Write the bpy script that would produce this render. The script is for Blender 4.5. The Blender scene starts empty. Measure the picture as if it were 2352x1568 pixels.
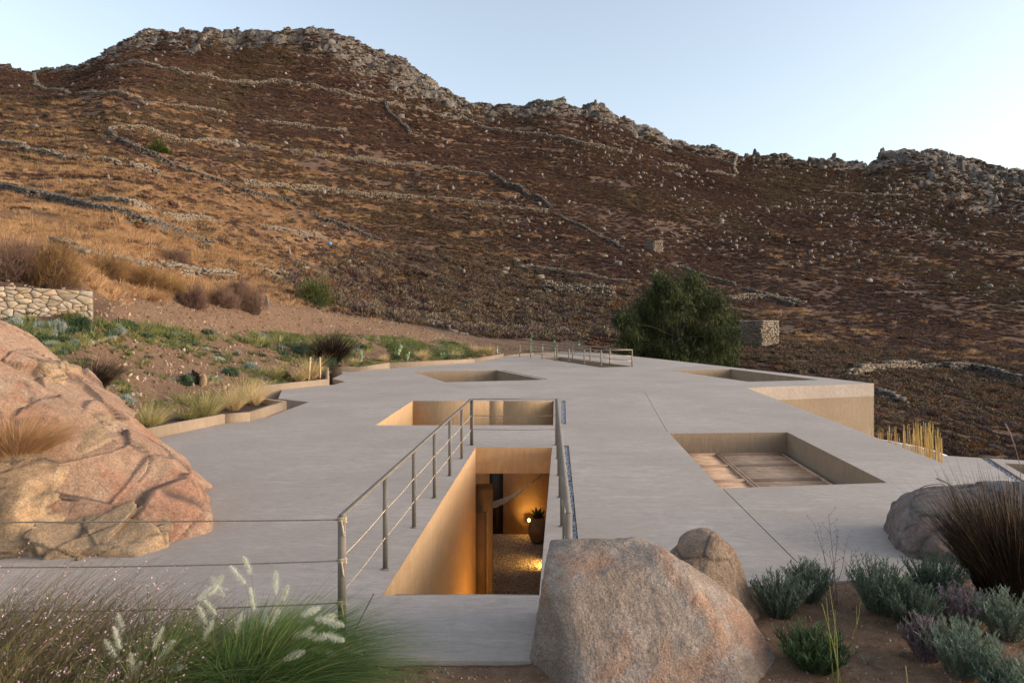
import bpy, math, random
import numpy as np
from mathutils import Vector, Matrix, noise as mnoise
from mathutils.geometry import delaunay_2d_cdt

random.seed(7)
RNG = np.random.default_rng(7)
scene = bpy.context.scene
COL = scene.collection

# ------------------------------------------------------------------ camera
CAM_Z = 2.5
FPX, CX, HY = 1568.0, 1176.0, 740.0          # focal length, centre column and horizon row for a 2352-wide picture
cam_d = bpy.data.cameras.new('camera')
cam_d.sensor_width = 36.0
cam_d.lens = 36.0 * FPX / 2352.0
cam_d.shift_y = -(784.0 - HY) / 2352.0
cam_d.clip_start = 0.05
cam_d.clip_end = 3000.0
cam = bpy.data.objects.new('camera', cam_d)
cam.location = (0, 0, CAM_Z)
cam.rotation_euler = (math.radians(90), 0, 0)
COL.objects.link(cam)
scene.camera = cam

# ------------------------------------------------------------------ sky, sun, exposure
SUN_AZ, SUN_EL = math.radians(98), math.radians(10.0)
world = bpy.data.worlds.new('World')
scene.world = world
world.use_nodes = True
wn = world.node_tree
wn.nodes.clear()
sky = wn.nodes.new('ShaderNodeTexSky')
sky.sky_type = 'NISHITA'
sky.sun_disc = False
sky.sun_elevation = SUN_EL
sky.sun_rotation = SUN_AZ
sky.air_density = 1.0
sky.dust_density = 2.2
sky.ozone_density = 1.6
bg = wn.nodes.new('ShaderNodeBackground')
bg.inputs['Strength'].default_value = 0.15
wo = wn.nodes.new('ShaderNodeOutputWorld')
hsv = wn.nodes.new('ShaderNodeHueSaturation')          # dusk haze: paler than the clear-air sky
hsv.inputs['Saturation'].default_value = 0.61
wn.links.new(sky.outputs[0], hsv.inputs['Color'])
wn.links.new(hsv.outputs[0], bg.inputs['Color'])
wn.links.new(bg.outputs[0], wo.inputs['Surface'])

sun_d = bpy.data.lights.new('sun', 'SUN')
sun_d.energy = 1.0
sun_d.angle = math.radians(40)
sun_d.color = (1.0, 0.85, 0.72)
sun = bpy.data.objects.new('sun', sun_d)
sv = Vector((math.sin(SUN_AZ) * math.cos(SUN_EL), math.cos(SUN_AZ) * math.cos(SUN_EL), math.sin(SUN_EL)))
sun.rotation_euler = sv.to_track_quat('Z', 'Y').to_euler()
sun.location = (60, 10, 60)
COL.objects.link(sun)

scene.view_settings.view_transform = 'Standard'
scene.view_settings.look = 'None'
scene.view_settings.exposure = 1.48
scene.view_settings.gamma = 1.0
scene.view_settings.use_curve_mapping = False
scene.render.engine = 'CYCLES'
scene.cycles.use_denoising = True
scene.cycles.max_bounces = 6
scene.cycles.sample_clamp_indirect = 4.0

# ------------------------------------------------------------------ helpers
K = 2352.0 / 2362.0
def Q(x, y, z=0.0):
    """world point at height z seen at (x, y) of the 2352-wide photograph"""
    Y = (CAM_Z - z) * FPX / (y - HY)
    return Vector(((x - CX) / FPX * Y, Y, z))
def P(x, y, z=0.0):
    return Q(x * K, y * K, z)
def D(x, y, Y):
    """world point seen at (x, y) at depth Y"""
    return Vector(((x - CX) / FPX * Y, Y, CAM_Z - (y - HY) / FPX * Y))

def tag(o, label=None, cat=None, group=None, kind=None):
    if label: o['label'] = label
    if cat: o['category'] = cat
    if group: o['group'] = group
    if kind: o['kind'] = kind
    return o
def empty(name, loc=(0, 0, 0), rz=0.0):
    o = bpy.data.objects.new(name, None)
    o.empty_display_size = 0.2
    o.location = loc
    o.rotation_euler = (0, 0, rz)
    COL.objects.link(o)
    return o

def mesh_data(name, V, F, mats=None, midx=None, smooth=False):
    """V (n,3); F a list of index arrays (m,k)"""
    V = np.asarray(V, dtype=np.float32).reshape(-1, 3)
    if not isinstance(F, (list, tuple)): F = [F]
    F = [np.asarray(f, dtype=np.int32) for f in F if len(f)]
    me = bpy.data.meshes.new(name)
    nl = sum(f.size for f in F)
    nf = sum(len(f) for f in F)
    me.vertices.add(len(V)); me.vertices.foreach_set('co', V.ravel())
    me.loops.add(nl); me.loops.foreach_set('vertex_index', np.concatenate([f.ravel() for f in F]))
    me.polygons.add(nf)
    tot = np.concatenate([np.full(len(f), f.shape[1], np.int32) for f in F])
    st = np.concatenate([[0], np.cumsum(tot)[:-1]]).astype(np.int32)
    me.polygons.foreach_set('loop_start', st)
    me.polygons.foreach_set('loop_total', tot)
    if midx is not None: me.polygons.foreach_set('material_index', np.asarray(midx, np.int32))
    if smooth: me.polygons.foreach_set('use_smooth', np.ones(nf, bool))
    for m in (mats if isinstance(mats, (list, tuple)) else [mats]):
        if m: me.materials.append(m)
    me.update(calc_edges=True)
    me.validate()
    return me
def add(name, me, parent=None, loc=None, rot=None, scale=None):
    o = bpy.data.objects.new(name, me)
    COL.objects.link(o)
    if parent: o.parent = parent
    if loc is not None: o.location = loc
    if rot is not None: o.rotation_euler = rot
    if scale is not None: o.scale = scale
    return o
def mk(name, V, F, mat, parent=None, smooth=False, midx=None, **k):
    return add(name, mesh_data(name, V, F, mat, midx, smooth), parent, **k)

class MB:
    """collects boxes, prisms and tubes into one mesh"""
    def __init__(s): s.V, s.F3, s.F4, s.n = [], [], [], 0
    def raw(s, V, F):
        V = np.asarray(V, float).reshape(-1, 3)
        for f in F:
            (s.F3 if len(f) == 3 else s.F4).append([i + s.n for i in f])
        s.V.append(V); s.n += len(V); return s
    def box(s, lo, hi):
        x0, y0, z0 = lo; x1, y1, z1 = hi
        return s.raw([(x0,y0,z0),(x1,y0,z0),(x1,y1,z0),(x0,y1,z0),(x0,y0,z1),(x1,y0,z1),(x1,y1,z1),(x0,y1,z1)],
                     [(0,3,2,1),(4,5,6,7),(0,1,5,4),(1,2,6,5),(2,3,7,6),(3,0,4,7)])
    def bar(s, a, b, w, h, up=(0, 0, 1)):
        """box from a to b, w across, h along up, centred on the axis"""
        a, b, up = Vector(a), Vector(b), Vector(up)
        d = (b - a).normalized(); r = d.cross(up)
        r = r.normalized() if r.length > 1e-6 else Vector((1, 0, 0))
        u = r.cross(d).normalized()
        r *= w / 2; u *= h / 2
        return s.raw([a-r-u, a+r-u, a+r+u, a-r+u, b-r-u, b+r-u, b+r+u, b-r+u],
                     [(0,1,2,3),(7,6,5,4),(0,4,5,1),(1,5,6,2),(2,6,7,3),(3,7,4,0)])
    def quad(s, *p): return s.raw(p, [tuple(range(len(p)))])
    def tube(s, pts, radii, sides=6):
        pts = [Vector(p) for p in pts]
        V, F = [], []
        for i, p in enumerate(pts):
            d = (pts[min(i+1, len(pts)-1)] - pts[max(i-1, 0)]).normalized()
            r = d.cross(Vector((0.13, 0.97, 0.2))).normalized(); u = d.cross(r)
            R = radii if not hasattr(radii, '__len__') else radii[i]
            for k in range(sides):
                a = 2 * math.pi * k / sides
                V.append(p + (r * math.cos(a) + u * math.sin(a)) * R)
        for i in range(len(pts) - 1):
            for k in range(sides):
                k2 = (k + 1) % sides
                F.append((i*sides+k, i*sides+k2, (i+1)*sides+k2, (i+1)*sides+k))
        n = len(V); V.append(pts[0]); V.append(pts[-1])
        for k in range(sides):
            k2 = (k + 1) % sides
            F.append((n, k2, k)); F.append((n+1, (len(pts)-1)*sides+k, (len(pts)-1)*sides+k2))
        return s.raw(V, F)
    def lathe(s, prof, sides=24, c=(0, 0, 0)):
        V, F = [], []
        for r, z in prof:
            for k in range(sides):
                a = 2 * math.pi * k / sides
                V.append((c[0] + r*math.cos(a), c[1] + r*math.sin(a), c[2] + z))
        for i in range(len(prof) - 1):
            for k in range(sides):
                k2 = (k + 1) % sides
                F.append((i*sides+k, i*sides+k2, (i+1)*sides+k2, (i+1)*sides+k))
        return s.raw(V, F)
    def build(s, name, mat, parent=None, smooth=False, **k):
        F = []
        if s.F3: F.append(np.array(s.F3))
        if s.F4: F.append(np.array(s.F4))
        return mk(name, np.concatenate(s.V), F, mat, parent, smooth, **k)

def sstep(a, b, x):
    t = np.clip((x - a) / (b - a + 1e-12), 0, 1)
    return t * t * (3 - 2 * t)
_H = np.random.default_rng(99).random((256, 256))
def vnoise(x, y):
    xi = np.floor(x).astype(int); yi = np.floor(y).astype(int)
    fx = x - xi; fy = y - yi
    fx = fx*fx*(3-2*fx); fy = fy*fy*(3-2*fy)
    a = _H[xi & 255, yi & 255]; b = _H[(xi+1) & 255, yi & 255]
    c = _H[xi & 255, (yi+1) & 255]; d = _H[(xi+1) & 255, (yi+1) & 255]
    return (a*(1-fx)+b*fx)*(1-fy) + (c*(1-fx)+d*fx)*fy
def fbm(x, y, o=4):
    s = 0; a = 0.5; n = 0
    for i in range(o):
        s = s + a * vnoise(x * 2**i + 17.3*i, y * 2**i + 5.1*i); n += a; a *= 0.5
    return s / n

# ------------------------------------------------------------------ materials
def mat_new(name):
    m = bpy.data.materials.new(name); m.use_nodes = True
    nt = m.node_tree; nt.nodes.clear()
    out = nt.nodes.new('ShaderNodeOutputMaterial')
    b = nt.nodes.new('ShaderNodeBsdfPrincipled')
    nt.links.new(b.outputs[0], out.inputs[0])
    return m, nt, b
class NT:
    def __init__(s, nt): s.nt = nt
    def n(s, t, **k):
        nd = s.nt.nodes.new(t)
        for a, v in k.items(): setattr(nd, a, v)
        return nd
    def l(s, a, b): s.nt.links.new(a, b)
    def coord(s, which='Object', scale=(1, 1, 1), rot=(0, 0, 0)):
        tc = s.n('ShaderNodeTexCoord'); mp = s.n('ShaderNodeMapping')
        mp.inputs['Scale'].default_value = scale; mp.inputs['Rotation'].default_value = rot
        s.l(tc.outputs[which], mp.inputs[0]); return mp.outputs[0]
    def pos(s, scale=(1, 1, 1), rot=(0, 0, 0)):
        g = s.n('ShaderNodeNewGeometry'); mp = s.n('ShaderNodeMapping')
        mp.inputs['Scale'].default_value = scale; mp.inputs['Rotation'].default_value = rot
        s.l(g.outputs['Position'], mp.inputs[0]); return mp.outputs[0]
    def noise(s, vec, scale, detail=4, rough=0.55, dist=0.0):
        t = s.n('ShaderNodeTexNoise'); t.inputs['Scale'].default_value = scale
        t.inputs['Detail'].default_value = detail; t.inputs['Roughness'].default_value = rough
        t.inputs['Distortion'].default_value = dist
        s.l(vec, t.inputs['Vector']); return t.outputs['Fac']
    def voro(s, vec, scale, feature='F1', out='Distance'):
        t = s.n('ShaderNodeTexVoronoi'); t.feature = feature; t.inputs['Scale'].default_value = scale
        s.l(vec, t.inputs['Vector']); return t.outputs[out]
    def ramp(s, fac, stops):
        r = s.n('ShaderNodeValToRGB'); e = r.color_ramp.elements
        while len(e) < len(stops): e.new(0.5)
        for el, (p, c) in zip(e, stops):
            el.position = p; el.color = (*c, 1) if len(c) == 3 else c
        s.l(fac, r.inputs[0]); return r.outputs[0]
    def mix(s, fac, a, b, mode='MIX'):
        m = s.n('ShaderNodeMix'); m.data_type = 'RGBA'; m.blend_type = mode
        for sock, v in ((m.inputs[0], fac), (m.inputs[6], a), (m.inputs[7], b)):
            if hasattr(v, 'is_linked'): s.l(v, sock)
            elif isinstance(v, (int, float)): sock.default_value = v
            else: sock.default_value = (*v, 1)
        return m.outputs[2]
    def math(s, op, a, b=0.5, clamp=False):
        m = s.n('ShaderNodeMath'); m.operation = op; m.use_clamp = clamp
        for sock, v in ((m.inputs[0], a), (m.inputs[1], b)):
            if hasattr(v, 'is_linked'): s.l(v, sock)
            else: sock.default_value = v
        return m.outputs[0]
    def attr(s, name, out='Fac'):
        a = s.n('ShaderNodeAttribute'); a.attribute_name = name; return a.outputs[out]
    def rand(s): return s.n('ShaderNodeObjectInfo').outputs['Random']
    def bump(s, h, strength=0.3, dist=0.02, normal=None):
        b = s.n('ShaderNodeBump'); b.inputs['Strength'].default_value = strength; b.inputs['Distance'].default_value = dist
        s.l(h, b.inputs['Height'])
        if normal: s.l(normal, b.inputs['Normal'])
        return b.outputs[0]

def M_plain(name, col, rough=0.6, metal=0.0, var=0.12, scale=6.0, bump=0.0, spec=0.3):
    m, nt, b = mat_new(name); g = NT(nt)
    v = g.coord()
    f = g.noise(v, scale, 5, 0.6)
    c = g.ramp(f, [(0.3, tuple(x*(1-var) for x in col)), (0.7, tuple(min(1, x*(1+var)) for x in col))])
    g.l(c, b.inputs['Base Color'])
    b.inputs['Roughness'].default_value = rough; b.inputs['Metallic'].default_value = metal
    b.inputs['Specular IOR Level'].default_value = spec
    if bump: g.l(g.bump(g.noise(v, scale*6, 5), bump, 0.01), b.inputs['Normal'])
    return m
def M_foliage(name, cols, rough=0.75, scale=3.0, spec=0.2, trans=0.0):
    """leaf colour varied from plant to plant and clump to clump"""
    m, nt, b = mat_new(name); g = NT(nt)
    f = g.noise(g.pos(), scale, 3, 0.6)
    f = g.math('ADD', g.math('MULTIPLY', f, 0.75), g.math('MULTIPLY', g.rand(), 0.3))
    n = len(cols)
    c = g.ramp(f, [(0.28 + 0.45*i/max(1, n-1), cc) for i, cc in enumerate(cols)])
    g.l(c, b.inputs['Base Color'])
    b.inputs['Roughness'].default_value = rough
    b.inputs['Specular IOR Level'].default_value = spec
    if trans:
        t = g.n('ShaderNodeBsdfTranslucent'); g.l(c, t.inputs[0])
        mx = g.n('ShaderNodeMixShader'); mx.inputs[0].default_value = trans
        g.l(b.outputs[0], mx.inputs[1]); g.l(t.outputs[0], mx.inputs[2])
        out = [x for x in nt.nodes if x.type == 'OUTPUT_MATERIAL'][0]
        g.l(mx.outputs[0], out.inputs[0])
    return m
def M_concrete(name, c0, c1, stain, rough=0.62, streak=(0.35, 3.2, 1), vertical=False):
    m, nt, b = mat_new(name); g = NT(nt)
    v1 = g.pos(streak, (0, 0, math.radians(4)))
    f1 = g.noise(v1, 2.6, 8, 0.68, 0.6)
    f2 = g.noise(g.pos(), 0.35, 4, 0.55)
    f3 = g.noise(g.pos((1, 3.5, 1) if not vertical else (4, 4, 0.4)), 9.0, 5, 0.7, 0.4)
    c = g.ramp(f1, [(0.30, c0), (0.52, tuple((a+d)/2 for a, d in zip(c0, c1))), (0.72, c1)])
    c = g.mix(g.ramp(f2, [(0.40, (0, 0, 0)), (0.62, (0.8, 0.8, 0.8))]), c, stain)
    c = g.mix(g.ramp(f3, [(0.56, (0, 0, 0)), (0.8, (0.42, 0.42, 0.42))]), c, tuple(x*1.18 for x in c1))
    c = g.mix(g.ramp(f3, [(0.25, (0.35, 0.35, 0.35)), (0.42, (0, 0, 0))]), c, tuple(x*0.72 for x in c0))
    f4 = g.noise(g.pos((0.55, 2.2, 1)), 1.3, 3, 0.5, 1.0)
    c = g.mix(g.ramp(f4, [(0.62, (0, 0, 0)), (0.72, (0.3, 0.3, 0.3))]), c, tuple(x*1.16 for x in c1))
    gr = g.noise(g.pos((1.0, 2.6, 1) if not vertical else (3, 3, 0.5)), 7.0, 7, 0.75, 0.3)
    c = g.mix(0.8, c, g.ramp(gr, [(0.28, (0.76, 0.76, 0.77)), (0.5, (1, 1, 1)), (0.72, (1.2, 1.19, 1.18))]), 'MULTIPLY')
    sp = g.noise(g.pos((1, 1.6, 1)), 55.0, 4, 0.7)
    c = g.mix(0.55, c, g.ramp(sp, [(0.3, (0.72, 0.72, 0.72)), (0.5, (1, 1, 1)), (0.7, (1.16, 1.16, 1.16))]), 'MULTIPLY')
    st2 = g.noise(g.pos((0.16, 0.22, 1)), 1.0, 6, 0.6, 1.5)
    c = g.mix(g.ramp(st2, [(0.5, (0, 0, 0)), (0.53, (0.22, 0.22, 0.22)), (0.6, (0.1, 0.1, 0.1)), (0.75, (0.3, 0.3, 0.3))]), c, tuple(x*0.82 for x in c0))
    g.l(c, b.inputs['Base Color'])
    r = g.ramp(f1, [(0.2, (rough-0.14,)*3), (0.8, (rough+0.14,)*3)])
    g.l(r, b.inputs['Roughness'])
    b.inputs['Specular IOR Level'].default_value = 0.4
    nm = g.bump(f3, 0.3, 0.006)
    nm = g.bump(f1, 0.3, 0.02, nm)
    g.l(nm, b.inputs['Normal'])
    return m
def M_rock(name, cols, speck=0.5, sc=1.0, patch=None, bump=0.6, dark=(0.05, 0.045, 0.045)):
    m, nt, b = mat_new(name); g = NT(nt)
    v = g.coord('Object')
    f = g.noise(v, 1.7*sc, 6, 0.6, 0.8)
    n = len(cols)
    c = g.ramp(f, [(0.25 + 0.5*i/max(1, n-1), cc) for i, cc in enumerate(cols)])
    if patch:
        f2 = g.noise(v, 1.9*sc, 6, 0.65, 0.6)
        c = g.mix(g.ramp(f2, [(0.50, (0, 0, 0)), (0.60, (0.8, 0.8, 0.8))]), c, patch)
        f5 = g.noise(v, 1.25*sc, 7, 0.7, 0.9)
        c = g.mix(g.ramp(f5, [(0.54, (0, 0, 0)), (0.64, (0.6, 0.6, 0.6))]), c, tuple(x*0.5 for x in cols[0]))
    f3 = g.noise(v, 0.9*sc, 6, 0.7, 1.6)
    c = g.mix(g.ramp(f3, [(0.62, (0, 0, 0)), (0.72, (0.5, 0.5, 0.5))]), c, (0.33, 0.31, 0.28))
    sp = g.noise(v, 70*sc, 3, 0.7)
    c = g.mix(speck, c, g.ramp(sp, [(0.3, (0.25, 0.25, 0.25)), (0.5, (0.9, 0.9, 0.9)), (0.72, (1.7, 1.65, 1.6))]), 'MULTIPLY')
    md = g.noise(v, 11*sc, 5, 0.7)
    c = g.mix(0.6, c, g.ramp(md, [(0.3, (0.55, 0.55, 0.55)), (0.65, (1.15, 1.15, 1.15))]), 'MULTIPLY')
    cr = g.attr('crack')
    c = g.mix(g.math('MULTIPLY', cr, 0.8), c, dark)
    g.l(c, b.inputs['Base Color'])
    b.inputs['Roughness'].default_value = 0.88
    b.inputs['Specular IOR Level'].default_value = 0.2
    nm = g.bump(sp, 0.35*bump, 0.006)
    nm = g.bump(md, 0.9*bump, 0.045, nm)
    nm = g.bump(g.noise(v, 3.6*sc, 7, 0.68, 0.7), 0.7*bump, 0.10, nm)
    g.l(nm, b.inputs['Normal'])
    return m

MAT = {}
MAT['roof'] = M_concrete('roof_concrete', (0.360, 0.292, 0.244), (0.495, 0.412, 0.352), (0.36, 0.292, 0.243), 0.8, (0.9, 2.6, 1))
MAT['wall'] = M_concrete('wall_plaster', (0.25, 0.178, 0.115), (0.35, 0.258, 0.172), (0.28, 0.195, 0.125), 0.82, (1.5, 1.5, 0.25), True)
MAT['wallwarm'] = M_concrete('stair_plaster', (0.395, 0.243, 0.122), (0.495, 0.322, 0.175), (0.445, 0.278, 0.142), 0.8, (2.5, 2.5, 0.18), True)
MAT['white'] = M_concrete('white_plaster', (0.66, 0.64, 0.62), (0.76, 0.74, 0.72), (0.7, 0.68, 0.66), 0.7, (1, 1, 0.5), True)
MAT['rail'] = M_plain('rail_metal', (0.215, 0.175, 0.138), 0.6, 0.0, 0.12, 4.0)
MAT['rope'] = M_plain('rope_fibre', (0.46, 0.36, 0.25), 0.85, 0, 0.3, 40)
MAT['rope2'] = M_plain('rope_weathered', (0.20, 0.16, 0.13), 0.85, 0, 0.3, 40)
MAT['wood'] = M_plain('weathered_wood', (0.46, 0.29, 0.19), 0.7, 0, 0.25, 3.0, 0.3)
MAT['reed'] = M_plain('reed_slats', (0.70, 0.45, 0.28), 0.8, 0, 0.25, 5.0, 0.3)
MAT['door'] = M_plain('door_wood', (0.25, 0.14, 0.065), 0.55, 0, 0.25, 2.0)
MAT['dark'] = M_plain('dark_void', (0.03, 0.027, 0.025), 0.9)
MAT['iron'] = M_plain('dark_iron', (0.05, 0.045, 0.04), 0.5, 0.5)
MAT['clay'] = M_plain('clay_jar', (0.16, 0.10, 0.06), 0.75, 0, 0.25, 4.0, 0.3)
MAT['stake'] = M_plain('stake_wood', (0.50, 0.36, 0.20), 0.7, 0, 0.2, 6)
MAT['blue'] = M_plain('blue_plastic', (0.05, 0.22, 0.50), 0.5)
MAT['pebble'] = M_plain('pebbles', (0.42, 0.42, 0.45), 0.7, 0, 0.55, 14.0)
MAT['gravelbed'] = M_plain('gravel_bed', (0.30, 0.25, 0.19), 0.9, 0, 0.5, 30.0, 0.8)

def M_gravel():
    m, nt, b = mat_new('loose_gravel'); g = NT(nt)
    c = g.ramp(g.rand(), [(0.0, (0.13, 0.09, 0.065)), (0.5, (0.27, 0.205, 0.15)), (1.0, (0.46, 0.385, 0.30))])
    g.l(c, b.inputs['Base Color']); b.inputs['Roughness'].default_value = 0.8
    return m
MAT['gravel'] = M_gravel()
def M_clod():
    m, nt, b = mat_new('clods'); g = NT(nt)
    c = g.ramp(g.rand(), [(0.0, (0.12, 0.065, 0.038)), (0.55, (0.24, 0.145, 0.088)), (0.8, (0.33, 0.225, 0.15)), (1.0, (0.46, 0.37, 0.28))])
    g.l(c, b.inputs['Base Color']); b.inputs['Roughness'].default_value = 0.95
    return m
MAT['clod'] = M_clod()
def M_pebble():
    m, nt, b = mat_new('grey_pebbles'); g = NT(nt)
    c = g.ramp(g.rand(), [(0.0, (0.10, 0.10, 0.13)), (0.5, (0.40, 0.40, 0.45)), (1.0, (0.75, 0.74, 0.76))])
    g.l(c, b.inputs['Base Color']); b.inputs['Roughness'].default_value = 0.6
    return m
MAT['pebble'] = M_pebble()

MAT['granite'] = M_rock('pink_granite', [(0.27, 0.165, 0.10), (0.335, 0.20, 0.128), (0.365, 0.245, 0.165), (0.31, 0.205, 0.122)], 0.5, 0.6, (0.35, 0.172, 0.108), 0.55)
MAT['tanrock'] = M_rock('tan_granite', [(0.28, 0.185, 0.11), (0.34, 0.23, 0.14), (0.38, 0.275, 0.18)], 0.5, 0.8, (0.44, 0.28, 0.15), 0.55)
MAT['boulder'] = M_rock('grey_pink_granite', [(0.225, 0.165, 0.125), (0.30, 0.228, 0.178), (0.37, 0.30, 0.25), (0.28, 0.205, 0.152)], 0.55, 1.0, (0.36, 0.205, 0.13), 1.0)
MAT['boulder2'] = M_rock('tan_boulder', [(0.26, 0.175, 0.118), (0.33, 0.23, 0.16), (0.38, 0.285, 0.215)], 0.6, 1.2, (0.36, 0.215, 0.135), 1.0)
MAT['darkrock'] = M_rock('mauve_rock', [(0.19, 0.132, 0.11), (0.245, 0.178, 0.15), (0.29, 0.235, 0.21)], 0.5, 1.6, (0.27, 0.25, 0.24), 0.9)
MAT['hillrock'] = M_rock('hill_rock', [(0.115, 0.098, 0.08), (0.16, 0.138, 0.115), (0.21, 0.182, 0.155)], 0.3, 0.35, (0.22, 0.20, 0.18), 0.8)
MAT['palestone'] = M_rock('pale_stone', [(0.15, 0.115, 0.092), (0.235, 0.188, 0.152), (0.34, 0.285, 0.238)], 0.3, 1.2, (0.34, 0.28, 0.2), 0.6)
MAT['dryer'] = M_rock('dry_wall_stone', [(0.16, 0.12, 0.085), (0.24, 0.183, 0.132), (0.33, 0.265, 0.20)], 0.3, 0.9, (0.22, 0.19, 0.15), 0.6)
MAT['darkshaded'] = M_rock('dark_wall_stone', [(0.06, 0.048, 0.04), (0.12, 0.10, 0.083), (0.25, 0.22, 0.185)], 0.3, 0.9, (0.13, 0.11, 0.09), 0.6)  # darker dry wall stone; on downhill walls the shade is in the colour
def M_mason():
    m, nt, b = mat_new('mason_stone'); g = NT(nt)
    c = g.ramp(g.rand(), [(0.0, (0.34, 0.255, 0.165)), (0.25, (0.46, 0.36, 0.25)), (0.5, (0.40, 0.325, 0.25)), (0.75, (0.50, 0.35, 0.215)), (1.0, (0.44, 0.385, 0.31))])
    v = g.coord('Object')
    f = g.noise(v, 7, 6, 0.7)
    c = g.mix(0.7, c, g.ramp(f, [(0.3, (0.55, 0.52, 0.48)), (0.65, (1.1, 1.1, 1.1))]), 'MULTIPLY')
    g.l(c, b.inputs['Base Color']); b.inputs['Roughness'].default_value = 0.9
    g.l(g.bump(f, 0.8, 0.05), b.inputs['Normal'])
    return m
MAT['mason'] = M_mason()
MAT['mortar'] = M_plain('earth_mortar', (0.14, 0.095, 0.06), 0.95, 0, 0.3, 10, 0.4)

MAT['scrub0'] = M_foliage('scrub_brown', [(0.096, 0.056, 0.045), (0.142, 0.083, 0.062), (0.192, 0.115, 0.080)], 0.9, 0.05, 0.1)
MAT['scrub1'] = M_foliage('scrub_umber', [(0.084, 0.055, 0.049), (0.125, 0.081, 0.069), (0.172, 0.112, 0.090)], 0.9, 0.05, 0.1)
MAT['scrub2'] = M_foliage('scrub_olive', [(0.095, 0.067, 0.043), (0.138, 0.096, 0.058), (0.185, 0.130, 0.078)], 0.9, 0.05, 0.1)
MAT['scrub3'] = M_foliage('scrub_rust', [(0.145, 0.072, 0.040), (0.20, 0.10, 0.050), (0.26, 0.14, 0.066)], 0.9, 0.05, 0.1)
MAT['scrub4'] = M_foliage('scrub_greygreen', [(0.115, 0.088, 0.062), (0.168, 0.127, 0.088), (0.23, 0.175, 0.12)], 0.9, 0.08, 0.1)
MAT['straw'] = M_foliage('dry_grass', [(0.31, 0.168, 0.080), (0.43, 0.25, 0.12), (0.53, 0.335, 0.175)], 0.85, 0.12, 0.15, 0.2)
MAT['feather'] = M_foliage('feather_grass', [(0.42, 0.32, 0.13), (0.58, 0.43, 0.21), (0.70, 0.53, 0.31)], 0.8, 1.2, 0.2, 0.25)
MAT['feathergreen'] = M_foliage('feather_grass_green', [(0.17, 0.19, 0.05), (0.29, 0.28, 0.09), (0.46, 0.39, 0.17)], 0.8, 1.2, 0.2, 0.25)
MAT['grass'] = M_foliage('green_grass', [(0.060, 0.115, 0.026), (0.125, 0.195, 0.048), (0.21, 0.27, 0.090)], 0.7, 2.0, 0.25, 0.2)
MAT['gardengreen'] = M_foliage('garden_green', [(0.085, 0.105, 0.035), (0.14, 0.155, 0.052), (0.21, 0.205, 0.08)], 0.8, 0.8, 0.2, 0.15)
MAT['gardendark'] = M_foliage('garden_dark_green', [(0.035, 0.065, 0.035), (0.06, 0.10, 0.055), (0.10, 0.14, 0.085)], 0.8, 0.8, 0.2, 0.15)
MAT['silver'] = M_foliage('silver_leaf', [(0.16, 0.20, 0.17), (0.25, 0.29, 0.25), (0.36, 0.40, 0.36)], 0.85, 3.0, 0.15)
MAT['lavender'] = M_foliage('lavender_leaf', [(0.085, 0.11, 0.072), (0.16, 0.195, 0.135), (0.26, 0.295, 0.215)], 0.85, 4.0, 0.15, 0.1)
MAT['lavteal'] = M_foliage('lavender_teal', [(0.07, 0.105, 0.072), (0.13, 0.175, 0.12), (0.22, 0.265, 0.19)], 0.85, 4.0, 0.15, 0.1)
MAT['mauve'] = M_foliage('dry_mauve', [(0.14, 0.095, 0.095), (0.22, 0.155, 0.15), (0.32, 0.24, 0.225)], 0.85, 4.0, 0.15)
MAT['burgundy'] = M_foliage('burgundy_grass', [(0.014, 0.009, 0.007), (0.032, 0.018, 0.012), (0.075, 0.045, 0.022)], 0.6, 3.0, 0.3, 0.1)
MAT['burgtip'] = M_foliage('burgundy_tip', [(0.10, 0.055, 0.035), (0.20, 0.11, 0.06), (0.28, 0.18, 0.09)], 0.7, 3.0, 0.2, 0.15)
MAT['plume'] = M_foliage('plume', [(0.60, 0.59, 0.44), (0.72, 0.70, 0.55), (0.80, 0.79, 0.66)], 0.9, 2.0, 0.1, 0.3)
MAT['stem'] = M_foliage('flower_stem', [(0.14, 0.12, 0.05), (0.21, 0.165, 0.08), (0.28, 0.19, 0.12)], 0.8, 2.0, 0.2, 0.15)
MAT['wispleaf'] = M_foliage('wisp_leaf', [(0.15, 0.155, 0.05), (0.24, 0.225, 0.085), (0.32, 0.26, 0.13)], 0.8, 2.0, 0.15, 0.2)
MAT['pink'] = M_foliage('pink_flower', [(0.45, 0.24, 0.28), (0.58, 0.35, 0.39), (0.70, 0.48, 0.51)], 0.8, 6.0, 0.15, 0.2)
MAT['spiny'] = M_foliage('spiny_bush', [(0.17, 0.095, 0.045), (0.27, 0.155, 0.065), (0.36, 0.22, 0.09)], 0.9, 1.1, 0.1)
MAT['spinydark'] = M_foliage('spiny_bush_dark', [(0.13, 0.078, 0.062), (0.19, 0.115, 0.085), (0.26, 0.16, 0.11)], 0.9, 1.1, 0.1)
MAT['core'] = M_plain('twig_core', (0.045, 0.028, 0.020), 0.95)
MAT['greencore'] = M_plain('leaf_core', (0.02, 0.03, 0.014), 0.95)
MAT['leaf'] = M_foliage('tree_leaf', [(0.014, 0.019, 0.009), (0.027, 0.036, 0.014), (0.085, 0.098, 0.025)], 0.7, 0.9, 0.25, 0.15)
MAT['shrubleaf'] = M_foliage('shrub_leaf', [(0.045, 0.055, 0.015), (0.085, 0.095, 0.022), (0.14, 0.14, 0.035)], 0.7, 0.9, 0.25, 0.15)
MAT['bark'] = M_plain('bark', (0.10, 0.078, 0.06), 0.9, 0, 0.3, 8, 0.6)
MAT['cactus'] = M_foliage('cactus_pad', [(0.12, 0.19, 0.09), (0.19, 0.27, 0.14), (0.29, 0.37, 0.21)], 0.6, 2.0, 0.3)
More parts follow.
